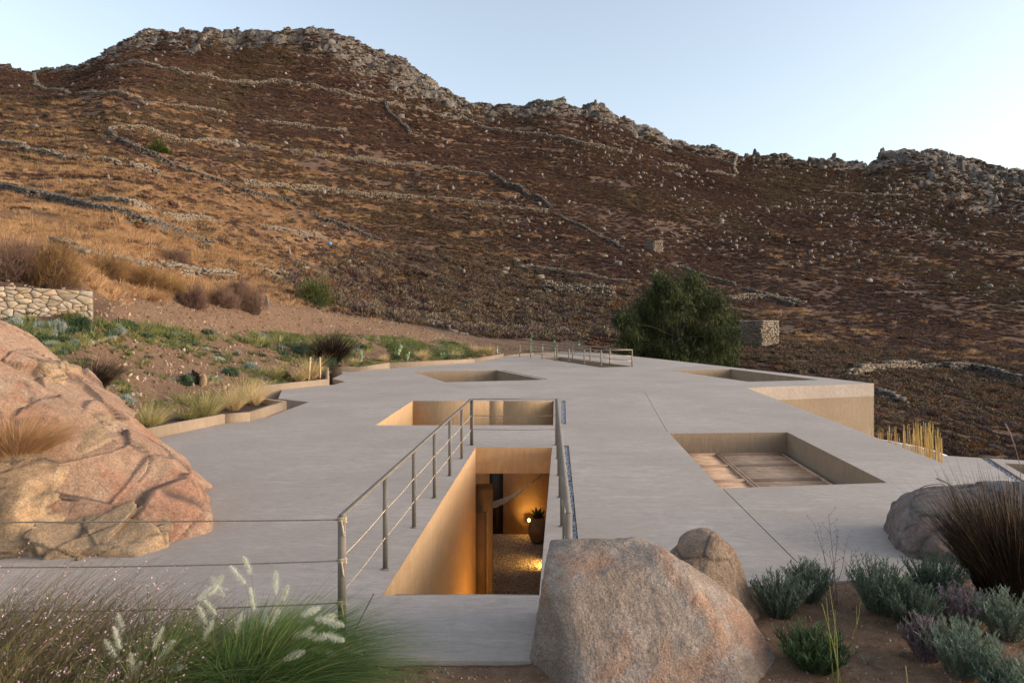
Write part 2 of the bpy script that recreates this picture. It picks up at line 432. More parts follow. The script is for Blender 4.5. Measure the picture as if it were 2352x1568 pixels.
MAT['agave'] = M_foliage('agave_leaf', [(0.03, 0.06, 0.02), (0.05, 0.08, 0.03)], 0.6, 3, 0.3)
MAT['cane'] = M_foliage('bamboo_cane', [(0.30, 0.17, 0.035), (0.45, 0.27, 0.05), (0.50, 0.33, 0.09)], 0.55, 2.0, 0.35)
MAT['hammock'] = M_plain('hammock_cloth', (0.55, 0.47, 0.36), 0.9, 0, 0.15, 10)
MAT['greenbush'] = M_foliage('evergreen_leaf', [(0.03, 0.06, 0.022), (0.05, 0.085, 0.03), (0.08, 0.12, 0.045)], 0.7, 2.0, 0.25, 0.1)

def M_glow(name, col, strength):
    m = bpy.data.materials.new(name); m.use_nodes = True
    nt = m.node_tree; nt.nodes.clear()
    out = nt.nodes.new('ShaderNodeOutputMaterial'); e = nt.nodes.new('ShaderNodeEmission')
    e.inputs[0].default_value = (*col, 1); e.inputs[1].default_value = strength
    nt.links.new(e.outputs[0], out.inputs[0]); return m
MAT['glow'] = M_glow('lamp_glow', (1.0, 0.52, 0.10), 9.0)

# ------------------------------------------------------------------ plan of the house (roof at z = 0)
def v2(p): return (p.x, p.y)
WT = 0.22                                                    # top of the garden retaining wall above the roof
wall_line = [(-8.9, 7.0), (-8.35, 10.5)] + [v2(P(*p, WT)) for p in [(315, 993), (519, 955), (577, 951), (661, 925), (588, 915), (606, 889), (760, 874), (758, 844), (822, 847), (900, 836.5), (1095, 827.6), (1162, 815.5)]]
far_tail = [v2(P(1232, 816)), v2(P(1335, 811.5))]
roof_left = [v2(P(*p)) for p in [(366, 1011), (519, 974), (545, 969), (619, 962), (662, 945), (713, 927), (642, 919), (651, 897), (769, 887), (797, 880), (767, 873), (790, 862), (787, 855), (900, 850), (1121, 833), (1135, 829), (1179, 819), (1266, 817), (1336, 812), (1358, 811)]]
K1 = v2(P(2016, 884)); K2 = v2(Q(1713, 890)); K3 = v2(Q(2166, 1063)); K4 = v2(Q(2172, 1046))
KR = v2(Q(2352, 1057))
kr = (KR[0] + (KR[0]-K4[0])*4.0, KR[1] + (KR[1]-K4[1])*4.0)
near = [(kr[0]-0.8, 7.6), v2(Q(2180, 1318)), v2(Q(1740, 1345)), (0.95, 6.3), (0.42, 5.05), (-7.4, 5.05), (-8.15, 10.5)]
ROOF = roof_left + [v2(P(1520, 827.6)), K1, K2, K3, K4, KR, kr] + near

def lerp2(a, b, t): return (a[0]+(b[0]-a[0])*t, a[1]+(b[1]-a[1])*t)
O1 = [(-1.19, 6.26), (0.25, 6.26), (0.80, 13.66), (-0.73, 13.66)]
O2 = [(-3.32, 16.6), (1.00, 16.6), (1.33, 21.75), (-3.17, 21.75)]
O3 = [v2(P(*p)) for p in [(1027.5, 881.2), (1253.7, 875.6), (1145, 853.5), (952.7, 857.4)]]
O4 = [v2(P(*p)) for p in [(1727, 880), (1888.7, 875.7), (1686, 851), (1545, 854.5)]]
O5 = [v2(P(*p)) for p in [(1385, 847), (1462, 845), (1292, 823.6), (1236, 824.2)]]
O6 = [v2(Q(*p)) for p in [(1655, 1121), (2038, 1108), (1808, 992), (1538, 995)]]
O7 = [v2(P(*p)) for p in [(2448, 1142), (2600, 1144), (2420, 1072), (2317, 1068)]]
def strip(a, b, w, side=1):
    a, b = Vector(a), Vector(b); d = (b-a).normalized(); n = Vector((-d.y, d.x)) * w * side
    return [tuple(a), tuple(b), tuple(b+n), tuple(a+n)]
C1 = strip(v2(P(1305.4, 978)), v2(P(1304, 924)), 0.115)
C2 = strip((0.68, 6.6), v2(P(1312, 1027)), 0.115)
C3 = strip(v2(P(2445, 1160)), v2(P(2281, 1056)), 0.14)
C4 = strip(v2(P(1266, 875)), v2(P(1160, 853.5)), 0.12)
J1 = strip(v2(Q(857, 1362)), v2(Q(790, 1490)), 0.012)
J2 = strip(v2(P(1667.5, 1127.5)), v2(P(1838, 1297)), 0.016)
J3 = strip(v2(P(1540, 996)), v2(P(1487, 903)), 0.012)
J4 = strip(v2(P(1035, 884)), v2(P(1138, 912)), 0.012)
HOLES = [O1, O2, O3, O4, O5, O6, O7, C1, C2, C3, C4, J1, J2, J3, J4]

def inpoly(px, py, poly):
    px = np.asarray(px, float); py = np.asarray(py, float)
    r = np.zeros(px.shape, bool); n = len(poly)
    for i in range(n):
        x0, y0 = poly[i]; x1, y1 = poly[(i+1) % n]
        c = ((y0 > py) != (y1 > py)) & (px < (x1-x0)*(py-y0)/((y1-y0) + 1e-12) + x0)
        r ^= c
    return r
# ground is kept below this outline (roof, the slot along the garden wall, the patio)
FOOT = wall_line + far_tail + [v2(P(1358, 811)), v2(P(1520, 827.6)), K1, (K1[0]+1.0, 24.0), (K1[0]+0.9, 20.0), (9.5, 13.3), K4, KR, kr] + near[:-1]

# ------------------------------------------------------------------ terrain: hill, terraces, garden slope, foreground soil
colpx = np.array([-1000, 0, 205, 232, 300, 600, 900, 1176, 1450, 1700, 2000, 2352, 3400], float)
def zpy(Y, py): return CAM_Z - Y * (py - HY) / FPX
def _row(c, lst):
    out = []
    for Y, k, v in lst:
        out.append((Y, v if k == 'z' else zpy(Y, v)))
    return out
Z, PY = 'z', 'p'
LEV = [
 _row(-1000, [(2,Z,.2),(6,Z,1.2),(9,Z,2.4),(14,Z,3.4),(15,Z,4.2),(30,Z,8),(54,Z,15),(120,Z,36)]),
 _row(0,     [(2,Z,0),(8,Z,.3),(12,Z,1.35),(20.0,PY,738),(20.6,PY,664),(31,PY,592),(55,PY,462),(120,PY,335)]),
 _row(205,   [(2,Z,0),(11,Z,.25),(15,Z,.75),(20.6,PY,735),(21.4,PY,680),(33,PY,612),(55,PY,492),(120,PY,338)]),
 _row(232,   [(2,Z,0),(12,Z,.20),(16,Z,.72),(22.5,PY,745),(26,PY,700),(34,PY,620),(55,PY,492),(120,PY,340)]),
 _row(300,   [(2,Z,0),(14.6,Z,.14),(18,PY,900),(25.5,PY,757),(30,PY,696),(38,PY,612),(56,PY,500),(120,PY,345)]),
 _row(600,   [(2,Z,0),(24.4,Z,.13),(29,PY,852),(36,PY,775),(43,PY,694),(52,PY,640),(80,PY,560),(150,PY,400)]),
 _row(900,   [(2,Z,0),(39.0,Z,.10),(43,PY,818),(48,PY,779),(56,PY,742),(72,PY,726),(110,PY,612),(180,PY,415)]),
 _row(1176,  [(2,Z,0),(51,Z,.05),(55,PY,810),(59,PY,800),(64,PY,788),(80,PY,762),(120,PY,625),(190,PY,435)]),
 _row(1450,  [(2,Z,0),(50,Z,-1.8),(58,Z,-1.8),(63,Z,-1.4),(70,PY,795),(92,PY,735),(130,PY,615),(210,PY,435)]),
 _row(1700,  [(2,Z,0),(38,Z,-3.0),(48,Z,-2.6),(56,Z,-1.8),(68,PY,806),(95,PY,745),(140,PY,632),(220,PY,470)]),
 _row(2000,  [(2,Z,0),(20,Z,-4.0),(30,Z,-4.0),(38,PY,962),(55,PY,862),(85,PY,782),(140,PY,645),(220,PY,490)]),
 _row(2352,  [(2,Z,0),(15,Z,-4.6),(25,Z,-4.8),(36,PY,1045),(55,PY,905),(85,PY,808),(140,PY,662),(220,PY,510)]),
 _row(3400,  [(2,Z,0),(12,Z,-5.5),(25,Z,-6.5),(36,Z,-6.5),(55,Z,-6),(85,Z,-4.5),(140,Z,5),(220,Z,22)]),
]
ridge_px = np.array([-1200,-300,0,90,170,205,240,285,330,400,480,540,600,690,760,800,840,880,960,1000,1060,1110,1200,1230,1280,1380,1450,1540,1640,1690,1800,1900,1990,2030,2060,2100,2140,2180,2230,2290,2352,2600,3500], float)
ridge_py = np.array([230,170,157,164,149,130,110,88,75,71,70,76,66,67,69,77,95,112,162,188,227,243,244,234,229,241,270,311,333,350,358,367,369,352,346,340,335,342,364,377,384,430,520], float)
def ridge_Y(px): return np.interp(px, [-1200, 0, 600, 1200, 1800, 2352, 3500], [300, 310, 330, 335, 345, 360, 380])
NT_, T0, T1 = 1000, -1.25, 1.25
tg = np.linspace(T0, T1, NT_)
pxg = CX + tg * FPX
def smooth1(a, s):
    k = np.exp(-0.5*(np.arange(-3*s, 3*s+1)/s)**2); k /= k.sum()
    return np.convolve(np.pad(a, 3*s, mode='edge'), k, 'valid')
LY = np.zeros((10, NT_)); LZ = np.zeros((10, NT_))
for l in range(8):
    LY[l] = smooth1(np.interp(pxg, colpx, [c[l][0] for c in LEV]), 5)
    LZ[l] = smooth1(np.interp(pxg, colpx, [c[l][1] for c in LEV]), 5)
rpy = np.interp(pxg, ridge_px, ridge_py)
LY[8] = ridge_Y(pxg); LZ[8] = zpy(LY[8], rpy)
LY[9] = LY[8] + 150; LZ[9] = LZ[8] - 75
yg = np.concatenate([np.linspace(0.6, 3.0, 8, endpoint=False), np.geomspace(3.0, 70, 330, endpoint=False), np.geomspace(70, 236, 115, endpoint=False), np.linspace(236, 372, 118, endpoint=False), np.linspace(372, 520, 22)])
NY_ = len(yg)
GZ = np.zeros((NT_, NY_)); GL = np.zeros((NT_, NY_))
def pchip(x, y, q):
    h = np.diff(x); d = np.diff(y)/h
    m = np.zeros_like(y)
    m[0], m[-1] = d[0], d[-1]
    ok = d[:-1]*d[1:] > 0
    w1 = 2*h[1:]+h[:-1]; w2 = h[1:]+2*h[:-1]
    with np.errstate(divide='ignore', invalid='ignore'):
        hm = (w1+w2)/(w1/d[:-1]+w2/d[1:])
    m[1:-1] = np.where(ok, hm, 0)
    m[8] = d[7]
    i = np.clip(np.searchsorted(x, q)-1, 0, len(h)-1)
    t = np.clip((q-x[i])/h[i], -0.5, 1.5)
    t2, t3 = t*t, t*t*t
    lin = y[8] + (q-x[8])*d[8]
    return np.where(q > x[8], lin, (2*t3-3*t2+1)*y[i] + (t3-2*t2+t)*h[i]*m[i] + (-2*t3+3*t2)*y[i+1] + (t3-t2)*h[i]*m[i+1])
LI = np.arange(10, dtype=float)
for i in range(NT_):
    # nudge so that levels stay increasing
    x = np.maximum.accumulate(LY[:, i] + LI*1e-3)
    GZ[i] = pchip(x, LZ[:, i], yg)
    GL[i] = np.interp(yg, x, LI)
TT, YY = np.meshgrid(tg, yg, indexing='ij')
XX = TT * YY
# level soil in the foreground, only beyond it does the profile start
nearw = 1 - sstep(8.0, 12.0, YY) * np.ones_like(XX)
nearw = np.where(XX < -6.5, nearw * (1 - sstep(6.5, 8.0, -XX)), nearw)
zn = -0.02 + 0.04*(fbm(XX*1.3, YY*1.3)-0.5) + 0.03*(fbm(XX*6, YY*6)-0.5) + 0.10*sstep(2.0, 5.5, XX)*sstep(7.5, 5.5, YY)
zn = zn + 0.5*sstep(4.2, 1.5, YY)
GZ = GZ*(1-nearw) + zn*nearw
PXG = np.broadcast_to(pxg[:, None], GZ.shape)
PYG = HY - (GZ - CAM_Z)/YY*FPX
# land cover
rthick = np.interp(pxg, [-600,0,90,150,240,330,430,560,680,760,820,900,980,1060,1100,1180,1230,1300,1400,1500,1640,1700,1850,2000,2060,2140,2240,2352,2600],
                        [30,8,6,18,62,66,60,56,60,95,135,125,105,60,34,24,48,62,60,52,36,26,30,44,80,125,160,170,170])
dpy = PYG - rpy[:, None]
n_big = fbm(XX*0.05, YY*0.05, 4); n_mid = fbm(XX*0.22+9, YY*0.22, 4); n_fin = fbm(XX*0.9, YY*0.9, 3)
ROCK = sstep(0.9, 0.15, dpy/np.maximum(rthick[:, None]*1.25, 1) + (n_mid-0.5)*1.3) * (GL > 7.05)
ROCK = np.maximum(ROCK, (GL > 8.0)*0.8)
hillw = sstep(4.6, 5.8, GL)
# relief
GZ = GZ + hillw*((n_big-0.5)*2.2*sstep(60, 160, YY) + (n_mid-0.5)*0.9)*sstep(8.0, 7.6, GL)
terr = (GZ/5.5 + (n_big-0.5)*1.6) % 1.0
terr_w = hillw*sstep(1500, 1000, PXG)*(1-ROCK)*sstep(7.9, 7.5, GL)
GZ = GZ + terr_w*1.0*(sstep(0.0, 0.82, terr)*-0.5 + sstep(0.82, 1.0, terr)*0.5)
crag = np.abs(2*fbm(XX*0.16, YY*0.16, 4)-1); crag2 = np.abs(2*fbm(XX*0.5+3, YY*0.5, 3)-1)
def cellv(x, y, a, sx, sy, wob, sd):
    ca, sa = math.cos(a), math.sin(a)
    wx = x + wob*(fbm(x*0.11+sd, y*0.11, 3)-0.5)*2; wy = y + wob*(fbm(x*0.11, y*0.11+sd, 3)-0.5)*2
    u = (wx*ca+wy*sa)/sx; v = (-wx*sa+wy*ca)/sy
    ui = np.floor(u).astype(int); v = v + (ui % 2)*0.5; vi = np.floor(v).astype(int)
    h = _H[(ui*7+sd) & 255, (vi*13+sd*3) & 255]
    tilt = (_H[(ui*3+5) & 255, (vi*5+9) & 255]-0.5)*(u-ui-0.5) + (_H[(ui*11+2) & 255, (vi*3+7) & 255]-0.5)*(v-vi-0.5)
    return h - 0.5 + tilt*1.2
GZ = GZ + ROCK*(cellv(XX, YY, 0.5, 13.0, 14.0, 7.0, 3)*4.0 + cellv(XX, YY, -0.3, 6.0, 7.0, 4.0, 8)*2.6 + (0.2-crag2)*0.8 - 1.2)
gard = sstep(0.9, 1.2, GL)*sstep(5.2, 4.6, GL)
GZ = GZ + gard*((n_fin-0.5)*0.25 + (n_mid-0.5)*0.3)
EARTH = np.clip(sstep(2.75, 3.05, GL)*sstep(4.25, 3.9, GL)*sstep(232, 300, PXG)*sstep(1320, 1200, PXG) + 0.75*sstep(0.9,1.0,GL)*sstep(3.05, 2.9, GL)*sstep(1300, 1150, PXG), 0, 1)
EARTH = np.maximum(EARTH, (YY < 11)*1.0*(np.abs(XX) < 9))
STRAW = sstep(3.95, 4.3, GL)*sstep(7.3, 5.6, GL)*sstep(900, 480, PXG)*(0.55+0.45*(n_mid > 0.47))
STRAW = np.maximum(STRAW, sstep(0.58, 0.75, n_big)*(0.06)*hillw*(1-ROCK))
STRAW = np.maximum(STRAW, 0.12*sstep(4.3,4.6,GL)*sstep(5.6,5.2,GL)*sstep(1600,1720,PXG)*(n_mid > 0.5))
STRAW = np.maximum(STRAW, terr_w*0.55*sstep(0.74, 0.84, terr)*(n_mid > 0.44))
# keep the ground out of the house
fm = inpoly(XX, YY, FOOT)
GZ = np.where(fm, -5.6, GZ)

def tz(x, y):
    """terrain height at world x, y"""
    x = np.asarray(x, float); y = np.asarray(y, float)
    fi = np.clip((x/y - T0)/(T1-T0)*(NT_-1), 0, NT_-1.001)
    fj = np.clip(np.interp(y, yg, np.arange(NY_)), 0, NY_-1.001)
    i = fi.astype(int); j = fj.astype(int); a = fi-i; b = fj-j
    return (GZ[i,j]*(1-a)+GZ[i+1,j]*a)*(1-b) + (GZ[i,j+1]*(1-a)+GZ[i+1,j+1]*a)*b
def tsample(A, x, y):
    i = np.clip(np.round((np.asarray(x)/np.asarray(y) - T0)/(T1-T0)*(NT_-1)), 0, NT_-1).astype(int)
    j = np.clip(np.round(np.interp(y, yg, np.arange(NY_))), 0, NY_-1).astype(int)
    return A[i, j]
def hit(px, py, ymin=8.0):
    """where the line of sight through (px, py) first meets the ground"""
    t = (px-CX)/FPX
    ys = np.geomspace(ymin, 500, 2500)
    zr = CAM_Z - (py-HY)/FPX*ys
    g = tz(t*ys, ys)
    ok = np.where((zr <= g) & (g > -5.4))[0]
    j = ok[0] if len(ok) else np.argmin(np.abs(zr-g))
    Y = ys[j]
    return Vector((t*Y, Y, float(g[j])))

idx = np.arange(NT_*NY_).reshape(NT_, NY_)
quads = np.stack([idx[:-1,:-1], idx[1:,:-1], idx[1:,1:], idx[:-1,1:]], -1).reshape(-1, 4)
inside = fm.reshape(-1)[quads].all(1)
quads = quads[~inside]

def M_ground():
    m, nt, b = mat_new('ground_cover'); g = NT(nt)
    p = g.pos()
    rock, earth, straw = g.attr('rock'), g.attr('earth'), g.attr('straw')
    n1 = g.noise(g.pos((0.5, 1, 1)), 1.3, 9, 0.8, 0.3)
    n2 = g.noise(p, 0.06, 4, 0.6)
    n3 = g.noise(p, 7.0, 5, 0.7)
    base = g.ramp(n1, [(0.3, (0.076, 0.045, 0.035)), (0.52, (0.13, 0.079, 0.057)), (0.75, (0.205, 0.13, 0.09))])
    base = g.mix(g.ramp(n2, [(0.4, (0, 0, 0)), (0.65, (0.55, 0.55, 0.55))]), base, (0.145, 0.092, 0.062))
    sc = g.ramp(n1, [(0.25, (0.20, 0.105, 0.054)), (0.55, (0.32, 0.18, 0.092)), (0.8, (0.43, 0.27, 0.145))])
    c = g.mix(straw, base, sc)
    ec = g.ramp(n3, [(0.25, (0.135, 0.076, 0.046)), (0.5, (0.26, 0.155, 0.095)), (0.75, (0.38, 0.25, 0.165))])
    ec = g.mix(g.ramp(g.noise(p, 0.8, 5, 0.6), [(0.4, (0, 0, 0)), (0.7, (0.6, 0.6, 0.6))]), ec, (0.26, 0.155, 0.092))
    c = g.mix(earth, c, ec)
    rn = g.noise(p, 0.35, 8, 0.7, 0.6)
    rc = g.ramp(rn, [(0.3, (0.12, 0.097, 0.078)), (0.5, (0.20, 0.168, 0.138)), (0.72, (0.275, 0.237, 0.195))])
    vr = g.voro(g.pos((1, 1, 0.6)), 0.35, 'DISTANCE_TO_EDGE')
    rc = g.mix(g.ramp(vr, [(0.0, (0.85, 0.85, 0.85)), (0.10, (0, 0, 0))]), rc, (0.07, 0.06, 0.05))
    rc = g.mix(g.ramp(n1, [(0.55, (0, 0, 0)), (0.62, (0.7, 0.7, 0.7))]), rc, (0.12, 0.085, 0.06))
    c = g.mix(rock, c, rc)
    g.l(c, b.inputs['Base Color'])
    b.inputs['Roughness'].default_value = 0.95
    b.inputs['Specular IOR Level'].default_value = 0.1
    nm = g.bump(n3, 0.9, 0.09)
    nm = g.bump(n1, 0.6, 0.5, nm)
    nm = g.bump(g.math('MULTIPLY', rn, rock), 0.8, 2.5, nm)
    g.l(nm, b.inputs['Normal'])
    return m
MAT['ground'] = M_ground()
me = mesh_data('terrain', np.stack([XX, YY, GZ], -1).reshape(-1, 3), quads, MAT['ground'], smooth=True)
for nm_, A in (('rock', ROCK), ('earth', EARTH), ('straw', STRAW)):
    at = me.attributes.new(nm_, 'FLOAT', 'POINT'); at.data.foreach_set('value', A.astype(np.float32).ravel())
terrain = tag(add('terrain', me), 'brown terraced hillside rising to rocky crests behind the concrete roof', 'hillside', kind='structure')
# flat country all round, out to the horizon
tag(mk('ground', [(-3000,-3000,-9),(3000,-3000,-9),(3000,3000,-9),(-3000,3000,-9)], [np.array([[0,1,2,3]])], MAT['ground']), 'low brown ground spreading beyond the hill', 'ground', kind='structure')

# ------------------------------------------------------------------ house
house = tag(empty('house', (0, 12, -4.25)), 'low concrete house with a flat walkable roof pierced by square openings', 'house')
HP = Vector((0, 12, -4.25))
def hmk(mb, name, mat, **k):
    o = mb.build(name, mat, house, **k); o.location = -HP; return o
# roof sheet with real openings
vs, es = [], []
for poly in [ROOF] + HOLES:
    b0 = len(vs); vs += [Vector(p) for p in poly]
    es += [(b0+i, b0+(i+1) % len(poly)) for i in range(len(poly))]
r = delaunay_2d_cdt(vs, es, [], 0, 1e-5)
tv = np.array([tuple(v) for v in r[0]]); tf = np.array(r[2])
cc = tv[tf].mean(1)
keep = inpoly(cc[:,0], cc[:,1], ROOF)
for h in HOLES: keep &= ~inpoly(cc[:,0], cc[:,1], h)
tf = tf[keep]
RT = 0.52
n = len(tv)
V = np.concatenate([np.c_[tv, np.zeros(n)], np.c_[tv, np.full(n, -RT)]])
F3 = np.concatenate([tf, tf[:, ::-1] + n])
rim = []
for poly, full in [(ROOF, 1)] + [(h, 1) for h in HOLES]:
    pass
mbr = MB(); mbr.raw(V, [tuple(f) for f in F3])
for poly in [ROOF] + HOLES:
    for i in range(len(poly)):
        a, b_ = poly[i], poly[(i+1) % len(poly)]
        mbr.quad((*a, 0), (*b_, 0), (*b_, -RT), (*a, -RT))
roof = hmk(mbr, 'roof', MAT['roof'])
roof['label'] = 'pale grey trowelled concrete roof deck'

def wallp(a, b, z0, z1, th=0.0, name='wall', mat='wall'):
    a, b = Vector(a), Vector(b)
    mb = MB()
    if th == 0:
        mb.quad((*a, z1), (*b, z1), (*b, z0), (*a, z0))
    else:
        d = (b-a).normalized(); n_ = Vector((-d.y, d.x))*th
        mb.raw([(*a, z0), (*b, z0), (*(b+n_), z0), (*(a+n_), z0), (*a, z1), (*b, z1), (*(b+n_), z1), (*(a+n_), z1)],
               [(0,3,2,1),(4,5,6,7),(0,1,5,4),(1,2,6,5),(2,3,7,6),(3,0,4,7)])
    return hmk(mb, name, MAT[mat])
def well(O, depth, names='well_wall', mat='wall', z1=-0.0, off=0.004, floor=None):
    c = Vector((sum(p[0] for p in O)/4, sum(p[1] for p in O)/4))
    OO = [tuple(Vector(p) + (c-Vector(p)).normalized()*off) for p in O]
    for i in range(4): wallp(OO[i], OO[(i+1) % 4], -depth, z1-0.003, 0, names, mat)
    if floor: hmk(MB().quad(*[(*p, -depth+0.01) for p in OO]), 'well_floor', MAT[floor])
FL = -4.25
# stair well: left wall in orange-lit plaster, right wall, lintel face
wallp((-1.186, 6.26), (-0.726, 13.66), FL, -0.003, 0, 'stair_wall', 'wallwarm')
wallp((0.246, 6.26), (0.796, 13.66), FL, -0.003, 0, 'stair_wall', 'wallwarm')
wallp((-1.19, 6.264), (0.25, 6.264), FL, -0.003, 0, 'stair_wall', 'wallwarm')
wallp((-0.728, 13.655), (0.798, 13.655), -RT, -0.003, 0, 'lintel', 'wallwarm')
for i in range(22):                                       # steps going down to the court
    y0 = 6.4 + i*0.33; z = -0.19*(i+1)
    xl = -1.186 + (y0-6.26)*0.0622; xr = 0.246 + (y0-6.26)*0.0743
    hmk(MB().box((xl+0.004, y0, z-0.19), (xr-0.004, y0+0.36, z)), 'stair_step', MAT['roof'])
# court under the second opening
wallp((-3.32, 16.604), (1.00, 16.604), -RT, -0.003, 0, 'well_wall', 'wall')
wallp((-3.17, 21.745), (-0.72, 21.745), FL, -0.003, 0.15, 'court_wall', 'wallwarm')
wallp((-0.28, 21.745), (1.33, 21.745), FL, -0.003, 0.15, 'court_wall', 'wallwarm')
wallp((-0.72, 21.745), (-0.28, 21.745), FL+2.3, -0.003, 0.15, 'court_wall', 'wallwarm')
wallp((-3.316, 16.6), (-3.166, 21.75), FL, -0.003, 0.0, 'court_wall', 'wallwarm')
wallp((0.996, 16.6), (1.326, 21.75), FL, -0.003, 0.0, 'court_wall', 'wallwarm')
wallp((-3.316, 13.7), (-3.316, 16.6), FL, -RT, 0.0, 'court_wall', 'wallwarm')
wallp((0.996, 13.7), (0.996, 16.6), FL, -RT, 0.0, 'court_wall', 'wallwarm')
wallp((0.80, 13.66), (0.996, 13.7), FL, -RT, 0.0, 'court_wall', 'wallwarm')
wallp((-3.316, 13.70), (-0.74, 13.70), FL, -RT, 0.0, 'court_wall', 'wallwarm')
dr = MB().box((-0.715, 21.80, FL), (-0.285, 21.85, FL+2.29)); 
dob = hmk(dr, 'door', MAT['iron'])
hk = MB().box((-0.36, 21.76, FL+1.0), (-0.33, 21.80, FL+1.14)); hm_ = hk.build('handle', MAT['rail'], dob)
pier = hmk(MB().box((-0.80, 14.75, FL), (-0.43, 15.35, -1.12)), 'pier', MAT['wallwarm'])
dl = hmk(MB().box((-0.83, 14.40, FL+0.02), (-0.52, 14.45, FL+2.75)), 'door_leaf', MAT['door'])
MB().box((-0.54, 14.37, FL+0.02), (-0.515, 14.399, FL+2.75)).build('edge_strip', MAT['stake'], dl)
hmk(MB().quad((-3.5, 12.5, FL), (3.5, 12.5, FL), (3.5, 21.9, FL), (-3.5, 21.9, FL)), 'court_floor', MAT['gravelbed'])
# far wells and the two right-hand skylights
for O in (O3, O4): well(O, 3.4, floor='wall')
well(O5, 3.4, floor='roof')
well(O7, 2.4, floor='wood')
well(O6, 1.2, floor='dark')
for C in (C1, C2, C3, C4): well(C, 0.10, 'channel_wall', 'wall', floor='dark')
for J in (J1, J2, J3, J4): hmk(MB().quad(*[(*p, -0.03) for p in J]), 'joint_seal', MAT['dark'])
# outer walls
wallp(K1, K2, -4.6, -0.003, 0, 'wall', 'wall').location = -HP + Vector((0.0, 0.004, 0))
for a, b_ in ((K2, K3), (K3, K4), (K4, KR), (KR, kr), (v2(P(1358, 811)), v2(P(1520, 827.6))), (v2(P(1520, 827.6)), K1)):
    d = Vector(b_)-Vector(a); nn = Vector((d.y, -d.x)).normalized()*0.02
    wallp(tuple(Vector(a)+nn), tuple(Vector(b_)+nn), -6.0, -RT+0.1, 0, 'wall', 'wall')
wallp((-7.4, 5.06), (0.42, 5.06), -0.6, -0.02, 0, 'slab_edge', 'roof').location = -HP + Vector((0, -0.004, 0))
hmk(MB().quad((K2[0]-0.5, K2[1]+1.0, -3.6), (K3[0]-1.0, K3[1]-0.6, -3.6), (K1[0]+1.5, K3[1], -3.6), (K1[0]+1.5, K1[1]+1.0, -3.6)), 'patio_floor', MAT['gravelbed'])
# slot floor beside the garden wall
hmk(MB().quad((-14, 6, -2.4), (-3.5, 6, -2.4), (3.0, 52, -2.4), (-12, 52, -2.4)), 'slot_floor', MAT['wall'])
# low white wall round the patio
pw = [v2(P(2020, 1012, -2.2)), v2(P(2104, 1028, -2.2)), v2(P(2150, 1040, -2.2)), v2(P(2178, 1052, -2.2))]
for i in range(3): wallp(pw[i], pw[i+1], -5.0, -2.2, 0.18, 'patio_wall', 'white')

# garden retaining wall, built segment by segment
gw = tag(empty('garden_wall', (wall_line[4][0], wall_line[4][1], 0)), 'low tan concrete wall zigzagging between the garden and the roof', 'wall', kind='thing')
TH = 0.17
def offs(line, d):
    L = [Vector(p) for p in line]; out = []
    for i, p in enumerate(L):
        d0 = (L[i]-L[i-1]).normalized() if i else None
        d1 = (L[i+1]-L[i]).normalized() if i < len(L)-1 else None
        d0 = d0 or d1; d1 = d1 or d0
        n0 = Vector((-d0.y, d0.x)); n1 = Vector((-d1.y, d1.x))
        m_ = (n0+n1)
        m_ = m_.normalized() if m_.length > 0.1 else n0
        k_ = 1/max(0.45, m_.dot(n0))
        out.append(p + m_*d*k_)
    return out
WL = wall_line + [far_tail[0], far_tail[1]]
inn = [Vector(p) for p in WL]; outl = offs(WL, TH)
for i in range(len(WL)-1):
    a, b_, c_, d_ = inn[i], inn[i+1], outl[i+1], outl[i]
    zt = WT if i < len(wall_line)-2 else (WT if i == len(wall_line)-2 else 0.08)
    g_ = 0.0015
    mb = MB().raw([(*a, -3.2), (*b_, -3.2), (*c_, -3.2), (*d_, -3.2), (*a, zt), (*b_, zt), (*c_, zt), (*d_, zt)],
                  [(0,3,2,1),(4,5,6,7),(0,1,5,4),(1,2,6,5),(2,3,7,6),(3,0,4,7)])
    o = mb.build('wall_segment', MAT['wall'], gw); o.location = -gw.location

# ------------------------------------------------------------------ reed panels in the right skylight
pg = tag(empty('pergola_screen', (*lerp2(O6[0], O6[2], 0.5), -0.62)), 'wooden frame of reed panels set below the right square roof opening', 'pergola')
A_, B_, C_, D_ = [Vector(p) for p in O6]          # near-left, near-right, far-right, far-left
def uv6(u, v): return (A_*(1-u)+B_*u)*(1-v) + (D_*(1-u)+C_*u)*v
ZP = -0.46
us = [-0.02, 0.40, 0.94]; vsn = [-0.02, 0.23, 0.48, 0.74, 0.985]
def pbox(u0, u1, v0, v1, z0, z1):
    q = [uv6(u0, v0), uv6(u1, v0), uv6(u1, v1), uv6(u0, v1)]
    return MB().raw([(*p, z0) for p in q] + [(*p, z1) for p in q], [(0,3,2,1),(4,5,6,7),(0,1,5,4),(1,2,6,5),(2,3,7,6),(3,0,4,7)])
for i in range(2):
    for j in range(4):
        u0, u1 = us[i]+0.012, us[i+1]-0.012; v0, v1 = vsn[j]+0.008, vsn[j+1]-0.008
        mb = MB(); nsl = 32
        for k in range(nsl):
            va = v0 + (v1-v0)*(k+0.08)/nsl; vb = v0 + (v1-v0)*(k+0.92)/nsl
            zz = ZP - 0.03 + random.uniform(-0.008, 0.008)
            q = [uv6(u0, va), uv6(u1, va), uv6(u1, vb), uv6(u0, vb)]
            mb.raw([(*p, zz-0.02) for p in q] + [(*p, zz) for p in q], [(0,3,2,1),(4,5,6,7),(0,1,5,4),(1,2,6,5),(2,3,7,6),(3,0,4,7)])
        o = mb.build('reed_panel', MAT['reed'], pg); o.location = -pg.location
        o['kind'] = 'stuff'
for u in (us[1]-0.016, us[1]+0.010, us[2]-0.008, us[0]):
    o = pbox(u, u+0.013, -0.02, 1.0, ZP-0.09, ZP+0.012).build('beam', MAT['wood'], pg); o.location = -pg.location
